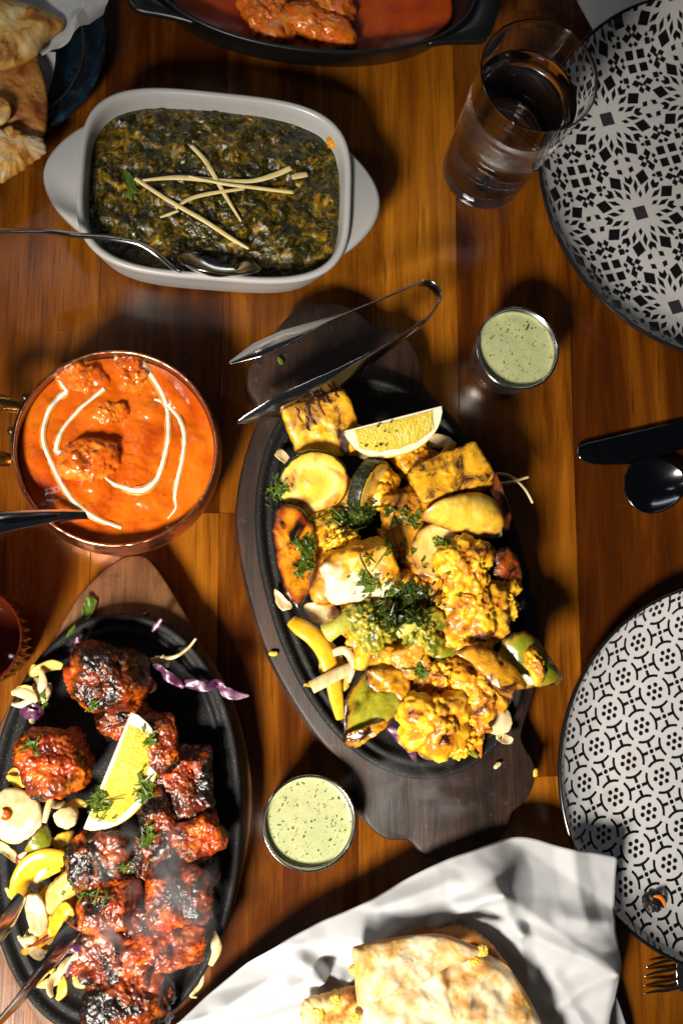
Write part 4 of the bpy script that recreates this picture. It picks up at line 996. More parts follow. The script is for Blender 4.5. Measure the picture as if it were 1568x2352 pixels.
for k, (x_, y_, z_, sp_, mt, sd, lab) in enumerate((
    (1040, 300, .066, [(0, 0, 0, .0125), (.008, .006, .002, .009), (-.008, .003, .001, .009), (.006, -.008, .001, .008), (-.004, -.008, 0, .008), (.001, .010, 0, .008)], 'cauli', 31, 'top yellow cauliflower floret against the cupped onion petal'),
    (1075, 470, .057, [(0, 0, 0, .013), (.012, .004, -.001, .010), (-.010, .002, 0, .010), (.004, -.011, .001, .010), (-.007, -.009, .001, .009), (.014, -.008, -.002, .008)], 'cauli', 32, 'big yellow cauliflower floret below the top one near the plate rim'),
    (1190, 440, .048, [(0, 0, 0, .010), (.007, .005, 0, .007), (.006, -.006, 0, .007)], 'cauli', 33, 'loose cauliflower stub reaching towards the iron rim'),
    (1080, 590, .050, [(0, 0, 0, .011), (.013, .002, 0, .009), (-.012, -.001, 0, .009), (.002, -.006, .001, .009)], 'cauli', 34, 'low cauliflower floret just above the blistered pepper'),
    (905, 990, .058, [(0, 0, 0, .014), (.011, .006, .001, .010), (-.010, .004, .002, .011), (.003, -.011, 0, .011), (-.010, -.008, -.001, .009), (.012, -.008, -.002, .009)], 'cauli', 35, 'large yellow cauliflower floret beside the burnt green pepper'),
    (1100, 850, .054, [(0, 0, 0, .013), (.009, .006, .001, .009), (-.008, .005, .001, .009), (.002, -.009, 0, .010), (.011, -.006, -.001, .008)], 'cauli_brown', 36, 'browner cauliflower floret under the blistered pepper'),
    (945, 795, .052, [(0, 0, 0, .0085), (.005, .004, .001, .006), (-.005, .002, .001, .006)], 'cauli', 37, 'small round cauliflower knob above the large floret'),
    (1010, 1085, .046, [(0, 0, 0, .009), (.008, .002, 0, .007), (-.008, .001, 0, .007)], 'cauli', 38, 'cauliflower crumbs at the foot of the large floret'),
    (1090, 965, .050, [(0, 0, 0, .009), (.006, .004, 0, .007), (.004, -.006, 0, .006)], 'cauli_brown', 39, 'cauliflower scrap beside the white onion dice'),
    (490, 190, .055, [(0, 0, 0, .007), (.005, .002, 0, .005), (-.004, -.003, 0, .005)], 'cauli', 41, 'tiny cauliflower bit among the coriander near the orange pepper'),
    (615, 560, .057, [(0, 0, 0, .012), (.008, .006, .001, .008), (-.008, .004, .001, .008), (.002, -.009, 0, .009), (.009, -.004, 0, .008)], 'broccoli', 42, 'yellow green broccoli floret with a pale cut stalk'),
    (850, 590, .056, [(0, 0, 0, .011), (.008, .006, .001, .008), (-.007, .003, 0, .008), (.006, -.007, 0, .008), (-.004, -.008, 0, .007)], 'broccoli', 43, 'broccoli floret half buried in coriander beside the big cauliflower'))):
    sp_ = [tuple(q * (1.10 if mt != 'broccoli' else 1.04) for q in s4) for s4 in sp_]
    o = floret('broccoli_floret' if mt == 'broccoli' else 'cauliflower_floret', tuple(E(x_, y_, z_)), sp_, M[mt], .0017 if mt != 'broccoli' else .0012, 130 if mt != 'broccoli' else 420, 5, sd)
    tag(o, lab, 'broccoli' if mt == 'broccoli' else 'cauliflower')
# stems that show between the florets
for (x0, y0, x1, y1, z0, z1, w0, w1, mt, lab) in ((1050, 520, 1065, 430, .062, .066, .007, .011, 'cauli', 'thick pale cauliflower stem between two big florets'), (1225, 430, 1150, 370, .054, .058, .008, .006, 'cauli', 'slim cauliflower stem pointing at the iron rim'),
                                              (425, 600, 520, 540, .056, .060, .013, .010, 'broccoli_stalk', 'pale cut broccoli stalk pointing at the yellow pepper strip'), (740, 600, 840, 540, .060, .061, .008, .011, 'broccoli_stalk', 'green broccoli stalk lying across the coriander')):
    o = sweep('vegetable_stem', [E(x0, y0, z0), E((x0 + x1) / 2 + 4, (y0 + y1) / 2, (z0 + z1) / 2 + .0015), E(x1, y1, z1)], [w0, (w0 + w1) / 2 * .9, w1], [w0 * .9, w1 * .9], M[mt], food=True, power=2.2, m=14)
    tag(o, lab, 'stem')
piece('red_pepper', E, [(1160, 235), (1225, 212), (1285, 258), (1316, 345), (1300, 395), (1255, 440), (1195, 455), (1160, 350)], .046, .004, 'red_pepper', 'burnt dark red pepper piece at the iron rim beside cauliflower', 'pepper', dome=.001, cyl=(R(20), .005), tilt=(-.3, .2), rough=.0014, seed=15, ragged=.0008)
tag(sweep('yellow_pepper', [E(268, 545, .046), E(310, 575, .050), E(370, 620, .050), E(420, 690, .047), E(450, 790, .044), E(470, 890, .040), E(488, 985, .036)], [.008, .0115, .012, .012, .011, .010, .006], [.004, .006, .006, .0055, .004], M['yellow_pepper'], food=True, roll=R(-14), power=2.6, m=14), 'shiny yellow pepper strip curving along the iron rim', 'pepper')
tag(sweep('onion_strip', [E(358, 845, .048), E(450, 798, .051), E(545, 752, .051)], [.0085, .0085, .007], .003, M['onion'], food=True, roll=R(-18), power=4), 'straight white onion strip across the yellow pepper', 'onion')
tag(sweep('onion_strip', [E(455, 690, .050), E(510, 680, .052), E(545, 740, .052), E(525, 820, .048)], [.005, .006, .005, .003], .003, M['onion'], food=True, roll=R(20)), 'thin bent white onion strip beside the broccoli', 'onion')
piece('onion_slice', E, [(400, 700), (470, 690), (530, 760), (520, 850), (450, 860), (395, 780)], .036, .004, 'onion_yellow', 'yellow onion slice under the straight white onion strip', 'onion', dome=.003)
piece('green_pepper', E, [(508, 900), (535, 840), (600, 770), (640, 762), (760, 768), (785, 775), (800, 850), (798, 915), (770, 955), (690, 1015), (600, 1085), (560, 1112), (520, 1105), (508, 1060)], .048, .0034, 'green_pepper_burnt', 'green pepper square with burnt brown edges beside large cauliflower', 'pepper', dome=-.005, cyl=(R(60), .006), rough=.0009, seed=16, ragged=.0010, zp=.054)
_gp = [q for q in COL.objects if q.name.startswith('green_pepper')][-1]
for pts_, z_, sd_ in (([(598, 775), (640, 758), (700, 756), (785, 770), (803, 850), (800, 920), (765, 935), (742, 880), (690, 862), (625, 862)], .0545, 5), ([(515, 1112), (510, 1060), (570, 1030), (640, 1005), (700, 985), (745, 975), (700, 1020), (620, 1078), (560, 1118)], .0520, 6)):
    slab('burnt_rim', px(E, pts_, z_ + .003), z_, .0032, M['striped_pepper'], cyl=(R(40), .003), rough=.0012, rfreq=200, seed=sd_, rnd=.2, ragged=.0005, parent=_gp)
piece('onion_slice', E, [(800, 1060), (870, 1080), (960, 1080), (1050, 1075), (1085, 1095), (1040, 1140), (960, 1165), (880, 1172), (830, 1140)], .030, .005, 'onion_yellow', 'pale broad onion slice at the lower end of the vegetable plate', 'onion', dome=.003)
piece('striped_pepper', E, [(990, 690), (1040, 655), (1110, 660), (1200, 690), (1270, 750), (1322, 830), (1310, 850), (1265, 860), (1255, 905), (1200, 880), (1130, 800), (1060, 730)], .058, .0036, 'striped_pepper', 'blistered yellow pepper with black blotches beside bright green pepper', 'pepper', cyl=(R(52), .011), rough=.0009, seed=17, ragged=.0006, zp=.066)
piece('green_pepper', E, [(1205, 640), (1255, 600), (1320, 588), (1375, 625), (1430, 700), (1480, 780), (1492, 805), (1450, 835), (1360, 845), (1270, 862), (1235, 790), (1200, 710)], .046, .0040, 'green_pepper', 'bright green pepper piece overhanging the iron rim', 'pepper', cyl=(R(35), .013), seed=18, zp=.056)
o = floret('cauliflower_floret', tuple(E(1360, 735, .0640)), [(0, 0, 0, .0055), (.002, -.006, -.001, .0048), (-.002, .006, -.001, .0045), (.003, -.011, -.003, .003)], M['cauli'], .0011, 70, 4, 52); tag(o, 'yellow cauliflower crumb stuck on the bright green pepper', 'cauliflower')
piece('onion_slice', E, [(1135, 960), (1180, 930), (1235, 935), (1258, 985), (1245, 1040), (1190, 1062), (1140, 1030)], .038, .006, 'onion', 'white onion dice at the lower right of the large cauliflower', 'onion', dome=.004)
piece('onion_slice', E, [(1190, 1060), (1215, 1048), (1272, 1078), (1245, 1104), (1200, 1085)], .034, .004, 'onion', 'small square onion bit on the iron rim near the carrot', 'onion', tilt=(0, .2))
tag(sweep('carrot_stick', [E(1098, 1030, .044), E(1108, 1085, .042), E(1120, 1162, .037)], [.0075, .0065, .0010], [.004, .003, .001], M['carrot'], food=True), 'orange carrot tip pointing down over the iron rim', 'carrot')
tag(sweep('cabbage_shred', [E(705, 1022, .040), E(745, 1062, .041), E(790, 1105, .038), E(830, 1182, .034)], [.004, .008, .007, .002], .0011, M['cabbage'], food=True, rolls=[0, .8, -.4, .5]), 'purple cabbage shred below the burnt green pepper', 'cabbage')
chunk('paneer_block', E, 640, 705, .050, (.028, .020, .016), 'paneer', 'small paneer cube between broccoli and burnt green pepper', 'paneer', (12, 8, -10), p=5, seed=54)
chunk('paneer_block', E, 800, 720, .052, (.024, .022, .018), 'paneer_brown', 'browned paneer cube topped by a coriander leaf', 'paneer', (10, -8, 20), p=5, seed=55)
chunk('paneer_block', E, 890, 780, .044, (.026, .020, .014), 'paneer', 'pale paneer wedge tucked behind the large cauliflower', 'paneer', (0, 8, 35), p=4, seed=56)
tag(sweep('green_pepper', [E(900, 690, .052), E(960, 690, .054), E(1010, 665, .052)], [.008, .010, .006], .004, M['green_pepper'], food=True, power=2.4), 'short green pepper strip below the big cauliflower', 'pepper')
chunk('paneer_block', E, 430, 330, .040, (.030, .040, .020), 'paneer_brown', 'low brown paneer lump under the white faced block', 'paneer', (0, 0, 15), p=4, seed=57)
chunk('paneer_block', E, 700, 440, .042, (.060, .034, .022), 'paneer_brown', 'paneer base lump under the coriander heap', 'paneer', (0, 0, 5), p=3.5, seed=58)
chunk('paneer_block', E, 900, 330, .040, (.040, .045, .024), 'paneer_brown', 'paneer lump under the cupped onion petal', 'paneer', (0, 0, 5), p=3.5, seed=59)
chunk('paneer_block', E, 1010, 720, .038, (.050, .034, .022), 'paneer_brown', 'paneer lump under the blistered yellow pepper', 'paneer', (0, 0, -25), p=3.5, seed=60)
chunk('paneer_block', D, 520, 1130, .040, (.034, .034, .024), 'paneer_brown', 'paneer lump below the pale courgette slice', 'paneer', (0, 0, 25), p=3.5, seed=61)
chunk('paneer_block', E, 420, 130, .046, (.030, .024, .020), 'paneer', 'yellow paneer lump right of the orange pepper', 'paneer', (0, 0, 25), p=3.5, seed=62)
for k, (fn, pts, lab) in enumerate(((D, [(1240, 965), (1300, 968), (1350, 990), (1400, 1040), (1436, 1105)], 'thin hooked onion shred over the board edge'), (D, [(1270, 1012), (1330, 1005), (1416, 980)], 'straight thin onion shred crossing the hooked one'))):
    tag(sweep('onion_shred', [fn(a, b2, .0385 + .001 * k) for a, b2 in pts], [.0018, .0024, .0020, .0018], .0016, M['onion'], food=True, power=2), lab, 'onion')
for k, (fn, a, b2, z, mt, lab) in enumerate(((E, 186, 693, .0245, 'filling', 'yellow crumb on the left edge of the charred board'), (E, 1195, 1195, .0245, 'onion', 'pale crumb on the scalloped lower end of the charred board'), (E, 1365, 1230, .0245, 'filling', 'tiny orange crumb at the side lobe of the charred board'), (D, 230, 425, .0245, 'herb', 'green herb scrap on the upper end of the charred board'))):
    tag(blob('crumb', tuple(fn(a, b2, z)), (.0062, .0032, .0024), M[mt], 2.5, (0, 0, 40 * k), ((20, .2),), sub=3, seed=70 + k, food=False), lab, 'crumb')

g_ = np.random.default_rng(77)
for k in range(34):
    t_, q_ = g_.uniform(0, 6.28), math.sqrt(g_.uniform(0, 1)) * .80
    u_, w_ = .058 * q_ * math.cos(t_), .106 * q_ * math.sin(t_) - .010
    cx_ = ic1.x + u_ * math.cos(rot1) - w_ * math.sin(rot1); cy_ = ic1.y + u_ * math.sin(rot1) + w_ * math.cos(rot1)
    s_ = g_.uniform(.006, .010)
    sp_ = [(0, 0, 0, s_)] + [(s_ * .8 * math.cos(a), s_ * .8 * math.sin(a), g_.uniform(-.001, .002), s_ * g_.uniform(.55, .8)) for a in g_.uniform(0, 6.28, 4)]
    o = floret('cauliflower_crumb', (cx_, cy_, g_.uniform(.039, .050)), sp_, M['cauli' if k % 3 else 'cauli_brown'], .0011, 90, 4, 200 + k)
    tag(o, 'small golden cauliflower crumb filling gaps in the vegetable heap' if k % 3 else 'small brown cauliflower crumb filling gaps in the vegetable heap', 'cauliflower', 'golden crumbs in the vegetable heap' if k % 3 else 'brown crumbs in the vegetable heap')

# ================================================================== the chicken sizzler
def tikka(fn, x, y, z, dims, rot, mt, sd, lab):
    chunk('chicken_tikka', fn, x, y, z, tuple(q * .93 for q in dims), mt, lab, 'chicken', rot, p=3.6, cuts=6, cutd=.88, amps=((15, .14), (45, .055), (150, .03)), seed=sd, sub=6)
tikka(F, 620, 820, .0500, (.056, .040, .032), (6, 0, -14), 'tikka_dark', 101, 'large blackened chicken chunk at the pointed end of its board')
tikka(F, 315, 1320, .0500, (.043, .044, .032), (-8, 6, 20), 'tikka', 102, 'red chicken chunk between the onion slices and the lemon wedge')
tikka(F, 950, 1210, .0500, (.030, .040, .028), (0, -6, 12), 'tikka', 103, 'narrow orange chicken chunk along the outer edge of the lemon')
tikka(G, 1110, 130, .0430, (.042, .048, .026), (0, 5, 10), 'tikka_dark', 104, 'black shaded chicken chunk against the iron rim beside the lemon')
tikka(G, 930, 360, .0480, (.022, .048, .026), (0, 0, 10), 'tikka_dark', 105, 'thin dark chicken ridge strewn with coriander')
tikka(G, 1180, 450, .0470, (.036, .028, .026), (0, 8, 20), 'tikka', 106, 'bright orange chicken chunk against the iron rim')
tikka(G, 590, 570, .0500, (.042, .036, .028), (6, 0, 10), 'tikka_dark', 107, 'charred chicken chunk just below the tip of the lemon wedge')
tikka(G, 640, 850, .0490, (.042, .034, .028), (-8, 0, -4), 'tikka', 108, 'coarse orange chicken chunk under the charred one')
tikka(G, 1060, 790, .0510, (.042, .042, .032), (-6, 0, 10), 'tikka', 109, 'round half blackened chicken chunk near the iron rim')
tikka(G, 960, 1130, .0500, (.056, .030, .028), (-8, 0, 6), 'tikka', 110, 'wide golden chicken chunk below the round half blackened one')
tikka(G, 640, 1190, .0460, (.044, .036, .028), (0, 0, -15), 'tikka_dark', 111, 'dark red chicken chunk beside the purple cabbage')
tikka(G, 740, 1440, .0470, (.056, .042, .030), (6, 0, 10), 'tikka_dark', 112, 'almost black chicken chunk at the lower end of the iron plate')
tikka(G, 840, 1330, .0400, (.050, .034, .026), (0, 0, 0), 'tikka_dark', 113, 'burnt chicken chunk underneath the wide golden one')
tikka(F, 740, 1060, .0420, (.034, .030, .024), (0, 0, 30), 'tikka_dark', 121, 'small black chicken chunk between the blackened one and the lemon')
tikka(G, 800, 560, .0430, (.030, .034, .024), (0, 0, 60), 'tikka_dark', 122, 'small dark chicken chunk between ridge and charred chunk')
tikka(G, 830, 960, .0440, (.030, .028, .024), (0, 0, 15), 'tikka', 123, 'small red chicken chunk wedged between three bigger ones')
tikka(G, 1180, 640, .0420, (.026, .030, .022), (0, 0, 40), 'tikka_dark', 124, 'small burnt chicken chunk behind the round half blackened one')
lemon(tuple(F(640, 1370, .0660)), .073, .0290, 70, (-40, -6, 69), 'lemon wedge with coriander on it lying among tandoori chicken')
piece('onion_slice', G, [(0, 190), (60, 168), (140, 178), (215, 230), (255, 310), (250, 400), (190, 450), (110, 500), (40, 495), (-30, 440), (-60, 300)], .044, .005, 'onion', 'large round white onion slice with a red sauce spot', 'onion', dome=.004, seed=20)
piece('onion_slice', G, [(-40, 480), (30, 490), (90, 540), (115, 590), (90, 615), (30, 560), (-40, 530)], .038, .005, 'onion', 'torn onion flap under the large round onion slice', 'onion', dome=.003)
piece('onion_slice', G, [(320, 330), (360, 285), (430, 275), (470, 320), (450, 380), (400, 410), (340, 395)], .044, .007, 'onion', 'thick white onion bit beside the tip of the lemon wedge', 'onion', dome=.005)
piece('onion_slice', G, [(300, 480), (370, 430), (440, 420), (430, 490), (380, 535), (320, 520)], .042, .005, 'onion_yellow', 'yellowish onion petal with a burnt patch below the lemon tip', 'onion', dome=.004)
tag(sweep('onion_shred', [G(310, 200, .052), G(285, 290, .052), G(265, 370, .051)], [.003, .004, .003], .003, M['onion'], food=True), 'thin onion shred joining round slice and chicken', 'onion')
piece('green_pepper', G, [(140, 540), (170, 480), (230, 410), (275, 380), (320, 470), (310, 510), (240, 560), (170, 585)], .046, .004, 'green_pepper', 'light green pepper strip below the large round onion slice', 'pepper', cyl=(R(40), .004))
tag(sweep('yellow_pepper', [G(110, 800, .044), G(125, 720, .047), G(180, 630, .050), G(270, 585, .052), G(385, 590, .051)], [.009, .012, .013, .013, .010], .004, M['yellow_pepper'], food=True, roll=R(20), power=2.6, m=14), 'curved orange yellow pepper strip beside the charred chicken', 'pepper')
tag(sweep('yellow_pepper', [G(200, 720, .044), G(270, 660, .046), G(360, 630, .046)], [.006, .009, .006], .004, M['yellow_pepper'], food=True), 'inner yellow pepper strip under the curved one', 'pepper')
piece('onion_petal', G, [(280, 760), (350, 690), (410, 650), (460, 740), (455, 800), (380, 830), (310, 910), (285, 850)], .047, .004, 'onion_charred', 'shiny onion petal with orange edge in the pile of onions', 'onion', dome=-.002, cyl=(R(-40), .008), seed=24)
piece('onion_petal', G, [(150, 830), (190, 785), (250, 800), (285, 890), (290, 980), (250, 1035), (200, 1010), (160, 920)], .046, .005, 'onion', 'upright oval onion petal near the tongs tip', 'onion', dome=-.003, cyl=(R(5), .007), seed=25)
piece('yellow_pepper', G, [(300, 960), (330, 880), (400, 830), (445, 880), (430, 950), (350, 1020), (300, 1040)], .045, .004, 'yellow_pepper', 'flat yellow pepper piece between the tongs tips', 'pepper', dome=-.002, cyl=(R(-40), .006), seed=26)
tag(sweep('yellow_pepper', [G(145, 1140, .034), G(190, 1110, .038), G(260, 1060, .044), G(330, 1010, .048), G(430, 935, .050)], [.004, .007, .008, .007, .003], .004, M['striped_pepper'], food=True), 'long yellow pepper peel with a burnt line by the tongs', 'pepper')
tag(sweep('cabbage_shred', [G(170, 1110, .0400), G(250, 1075, .046), G(330, 1020, .0505), G(425, 930, .0525)], [.001, .003, .003, .001], .0016, M['tikka_dark'], food=True), 'burnt dark pepper sliver by the tongs', 'pepper')
piece('green_pepper', G, [(380, 1100), (450, 1050), (540, 1050), (590, 1075), (530, 1110), (430, 1130)], .042, .004, 'green_pepper', 'yellow green pepper strip beside the cabbage shreds', 'pepper', dome=.004)
piece('onion_slice', G, [(480, 1010), (560, 985), (640, 1005), (620, 1050), (540, 1060)], .042, .004, 'onion', 'pink tinged onion slice under the cabbage shreds', 'onion', dome=.003)
piece('onion_slice', G, [(240, 1080), (320, 1040), (360, 1080), (330, 1150), (260, 1170)], .034, .005, 'onion_yellow', 'soft yellow onion under the second tongs arm', 'onion', dome=.003)
for k, (pts, lab) in enumerate((([(445, 1000), (530, 1015), (610, 1020), (690, 1012)], 'purple cabbage thread below the coarse chicken chunk'), ([(400, 1290), (430, 1220), (500, 1150), (600, 1080)], 'pale purple cabbage shred beside the dark red chicken'), ([(380, 1260), (450, 1180), (540, 1110)], 'whitish cabbage shred next to the pale purple one'), ([(350, 1150), (430, 1125), (520, 1115)], 'dark cabbage thread across the green pepper strip'))):
    tag(sweep('cabbage_shred', [G(a, b2, .049 + .0008 * k + (.002 if i in (1, 2) else 0)) for i, (a, b2) in enumerate(pts)], [.002, .005, .006, .002], .0011, M['cabbage' if k != 2 else 'onion'], food=True, rolls=[0, .7, -.5, .6]), lab, 'cabbage')
tag(sweep('cabbage_shred', [F(880, 740, .043), F(950, 760, .044), F(1000, 810, .044), F(1060, 850, .042), F(1090, 880, .042)], [.003, .006, .007, .005, .002], .0010, M['cabbage'], food=True, rolls=[0, 1, -.4, .8]), 'curly purple cabbage shred beside the large blackened chunk', 'cabbage')
tag(sweep('cabbage_shred', [F(1090, 850, .0400), F(1160, 860, .0415), F(1230, 875, .0415), F(1290, 850, .040), F(1340, 900, .0385), F(1400, 925, .0375), F(1480, 925, .037)], [.004, .008, .006, .005, .008, .006, .001], .0010, M['cabbage'], food=True, rolls=[0, .6, -.6, .9, -.3, .4]), 'long twisted purple cabbage shred overhanging the iron rim', 'cabbage')
tag(sweep('cabbage_shred', [F(120, 1015, .040), F(165, 1030, .043), F(230, 1035, .042), F(190, 975, .044)], [.003, .009, .008, .004], .0010, M['cabbage'], food=True, rolls=[0, .8, -.4]), 'crumpled purple cabbage bit at the left iron rim', 'cabbage')
tag(sweep('onion_shred', [F(1165, 585, .045), F(1120, 640, .043), F(1050, 690, .041), F(980, 705, .040), F(960, 690, .040)], [.0016, .0020, .0024, .0030, .0040], .002, M['onion'], food=True, power=2), 'pale sprout curving over the iron rim near the blackened chunk', 'sprout')
piece('onion_slice', F, [(890, 710), (950, 690), (1005, 720), (1000, 760), (940, 765)], .036, .004, 'onion', 'onion slice at the root of the pale sprout', 'onion', dome=.003)
piece('onion_slice', F, [(830, 900), (880, 830), (930, 850), (920, 900), (860, 915)], .036, .005, 'onion_yellow', 'yellowish onion under the corner of the blackened chunk', 'onion', dome=.003)
tag(sweep('onion_strip', [F(205, 740, .040), F(195, 800, .041), F(240, 770, .0415), F(310, 745, .041), F(370, 750, .039)], [.004, .006, .008, .009, .005], .0022, M['onion_charred'], food=True, roll=R(40)), 'scorched onion ring end over the left iron rim', 'onion')
piece('onion_slice', F, [(192, 850), (240, 860), (300, 848), (304, 900), (250, 898), (195, 895)], .040, .004, 'onion', 'rectangular pale onion strip at the left iron rim', 'onion', dome=.003, ragged=.0004)
piece('onion_slice', F, [(190, 950), (205, 905), (240, 905), (245, 960), (215, 1080), (175, 1085), (175, 1020)], .034, .004, 'onion', 'short onion strip beneath the rectangular one', 'onion', dome=.002)
piece('onion_slice', F, [(50, 1385), (85, 1350), (140, 1375), (150, 1405), (90, 1410)], .036, .005, 'onion_yellow', 'yellowish onion sliver beside the red chicken chunk', 'onion', dome=.003)
tag(blob('pepper_bit', tuple(F(215, 1475, .044)), (.010, .004, .004), M['green_pepper'], 2.5, (0, 0, -5), (), sub=3), 'small light green pepper bit under the red chicken chunk', 'pepper')
tag(blob('tomato_bit', tuple(G(130, 590, .040)), (.007, .008, .006), M['red_pepper'], 2.5, (0, 0, -5), (), sub=3), 'small red tomato bit under the torn onion flap', 'tomato')
for k, (pts, mt, lab) in enumerate((([(1262, 1020), (1280, 1080), (1285, 1140), (1250, 1220)], 'onion', 'limp onion strip hanging over the iron rim near the paper'), ([(1205, 1260), (1195, 1330), (1150, 1380), (1125, 1390)], 'onion', 'white onion shred lying on the board near the paper'), ([(1160, 1360), (1135, 1400), (1170, 1410)], 'onion', 'curled onion thread at the edge of the paper'))):
    tag(sweep('onion_shred', [G(a, b2, (.040, .030, .027)[k]) for a, b2 in pts], [(.004, .002, .0012)[k], (.007, .003, .002)[k], (.003, .0016, .001)[k]], .002, M[mt], food=True), lab, 'onion')
for k, (fn, pts, lab) in enumerate(((F, [(820, 470), (850, 450), (885, 435)], 'tiny purple shred on the pointed board end'), (F, [(905, 545), (930, 510), (962, 470)], 'small mauve shred sticking up behind the blackened chunk'), (F, [(455, 650), (458, 610), (465, 575)], 'short mauve shred on the iron rim near the coriander leaf'))):
    tag(sweep('cabbage_shred', [fn(a, b2, (.0245, .038, .0375)[k] + .002 * i) for i, (a, b2) in enumerate(pts)], [.001, .004, .002], .0014, M['cabbage'], food=True), lab, 'cabbage')

def slivers(n, inside, zlo, zhi, mats, label, group, seed, size=(.010, .024)):
    g = np.random.default_rng(seed); k = 0
    while k < n:
        fn, x_, y_, rx, ry = inside[int(g.integers(len(inside)))]
        c = fn(x_ + rx * g.uniform(-1, 1), y_ + ry * g.uniform(-1, 1), .04); a = g.uniform(0, 6.28); L_ = g.uniform(*size); W_ = L_ * g.uniform(.35, .7)
        mi = int(g.integers(len(mats))); z_ = g.uniform(zlo, zhi); bend = g.uniform(.5, 1.6) * g.choice((-1, 1)); P_ = []
        for t_ in np.linspace(-1, 1, 7):
            u, w = L_ * math.sin(bend * t_) / bend * .8, L_ * (1 - math.cos(bend * t_)) / bend * .8
            P_.append(Vector((c.x + u * math.cos(a) - w * math.sin(a), c.y + u * math.sin(a) + w * math.cos(a), z_ + .003 * math.cos(t_ * 1.3 + k) + g.uniform(0, .001))))
        wd = g.uniform(.0040, .0075)
        o = sweep('onion_strip' if mats[mi] != 'green_pepper' else 'pepper_strip', P_, [wd * .35, wd, wd * 1.05, wd, wd * .4], .0017, M[mats[mi]], per=4, m=10, power=3, rolls=list(g.uniform(-.8, .8, 3)), food=True)
        w_ = {'onion': 'white fried onion', 'onion_yellow': 'yellow fried onion', 'onion_charred': 'browned fried onion', 'green_pepper': 'green pepper'}[mats[mi]]
        tag(o, label.replace('THING', w_), 'pepper' if mats[mi] == 'green_pepper' else 'onion', group + ', ' + w_); k += 1
slivers(34, [(G, 290, 330, 130, 170), (G, 270, 780, 170, 220), (G, 300, 1060, 160, 130), (G, 420, 1230, 110, 90), (F, 170, 1380, 60, 80), (F, 220, 900, 60, 120)], .036, .047, ['onion', 'onion_yellow', 'onion_charred', 'onion'], 'limp THING strip in the heap beside the tandoori chicken', 'onion strips beside the chicken', 5)
slivers(26, [(E, 600, 300, 350, 200), (E, 800, 800, 350, 250), (E, 500, 700, 150, 150), (D, 600, 950, 350, 150), (E, 1050, 1000, 150, 110)], .031, .040, ['onion', 'onion_yellow', 'onion_charred', 'green_pepper'], 'THING strip showing between the heaped vegetables and paneer', 'strips under the vegetables', 6)

# ================================================================== tongs
tg = empty('tongs', tuple(D(560, 360, .0225))); tag(tg, 'polished steel tongs lying across the scalloped board and paneer', 'tongs')
zt = .060
sweep('arm', [D(900, 56, .058), D(820, 85, .058), D(700, 135, .058), D(560, 188, .058), D(420, 240, .058), D(260, 312, .058), D(120, 372, .055), D(-18, 438, .050)], [.012, .012, .012, .013, .015, .019, .017, .002], [.0014, .0014, .0014, .0014, .0014, .0014, .0012, .0008], M['steel'], tg, rolls=[R(82), R(80), R(76), R(70), R(58), R(42), R(40), R(38)], per=8)
sweep('arm', [D(985, 150, .058), D(930, 228, .059), D(810, 318, .060), D(690, 395, .061), D(560, 480, .062), D(420, 560, .063), D(220, 645, .061), D(24, 722, .054)], [.012, .012, .012, .013, .016, .019, .018, .002], [.0014, .0014, .0014, .0014, .0014, .0014, .0012, .0008], M['steel'], tg, rolls=[R(95), R(98), R(102), R(110), R(124), R(132), R(132), R(130)], per=8)
sweep('bend', [D(900, 56, .058), D(945, 60, .058), D(978, 90, .058), D(990, 125, .058), D(985, 150, .058)], [.012, .012, .012], .0014, M['steel'], tg, roll=R(88), per=8)
tg = empty('tongs', tuple(G(100, 1300, .0225))); tag(tg, 'steel tongs reaching into the chicken plate from the table edge', 'tongs')
sweep('arm', [G(-260, 1420, .085), G(-120, 1220, .078), G(0, 1030, .070), G(60, 930, .064), G(135, 800, .056)], [.014, .014, .014, .012, .006], .0013, M['steel'], tg, rolls=[R(70), R(66), R(55), R(40), R(20)])
sweep('arm', [G(-200, 1790, .088), G(0, 1555, .080), G(120, 1420, .073), G(230, 1280, .066), G(340, 1140, .060), G(438, 985, .055)], [.014, .014, .014, .014, .015, .013], .0013, M['steel'], tg, rolls=[R(70), R(68), R(62), R(55), R(45), R(15)])

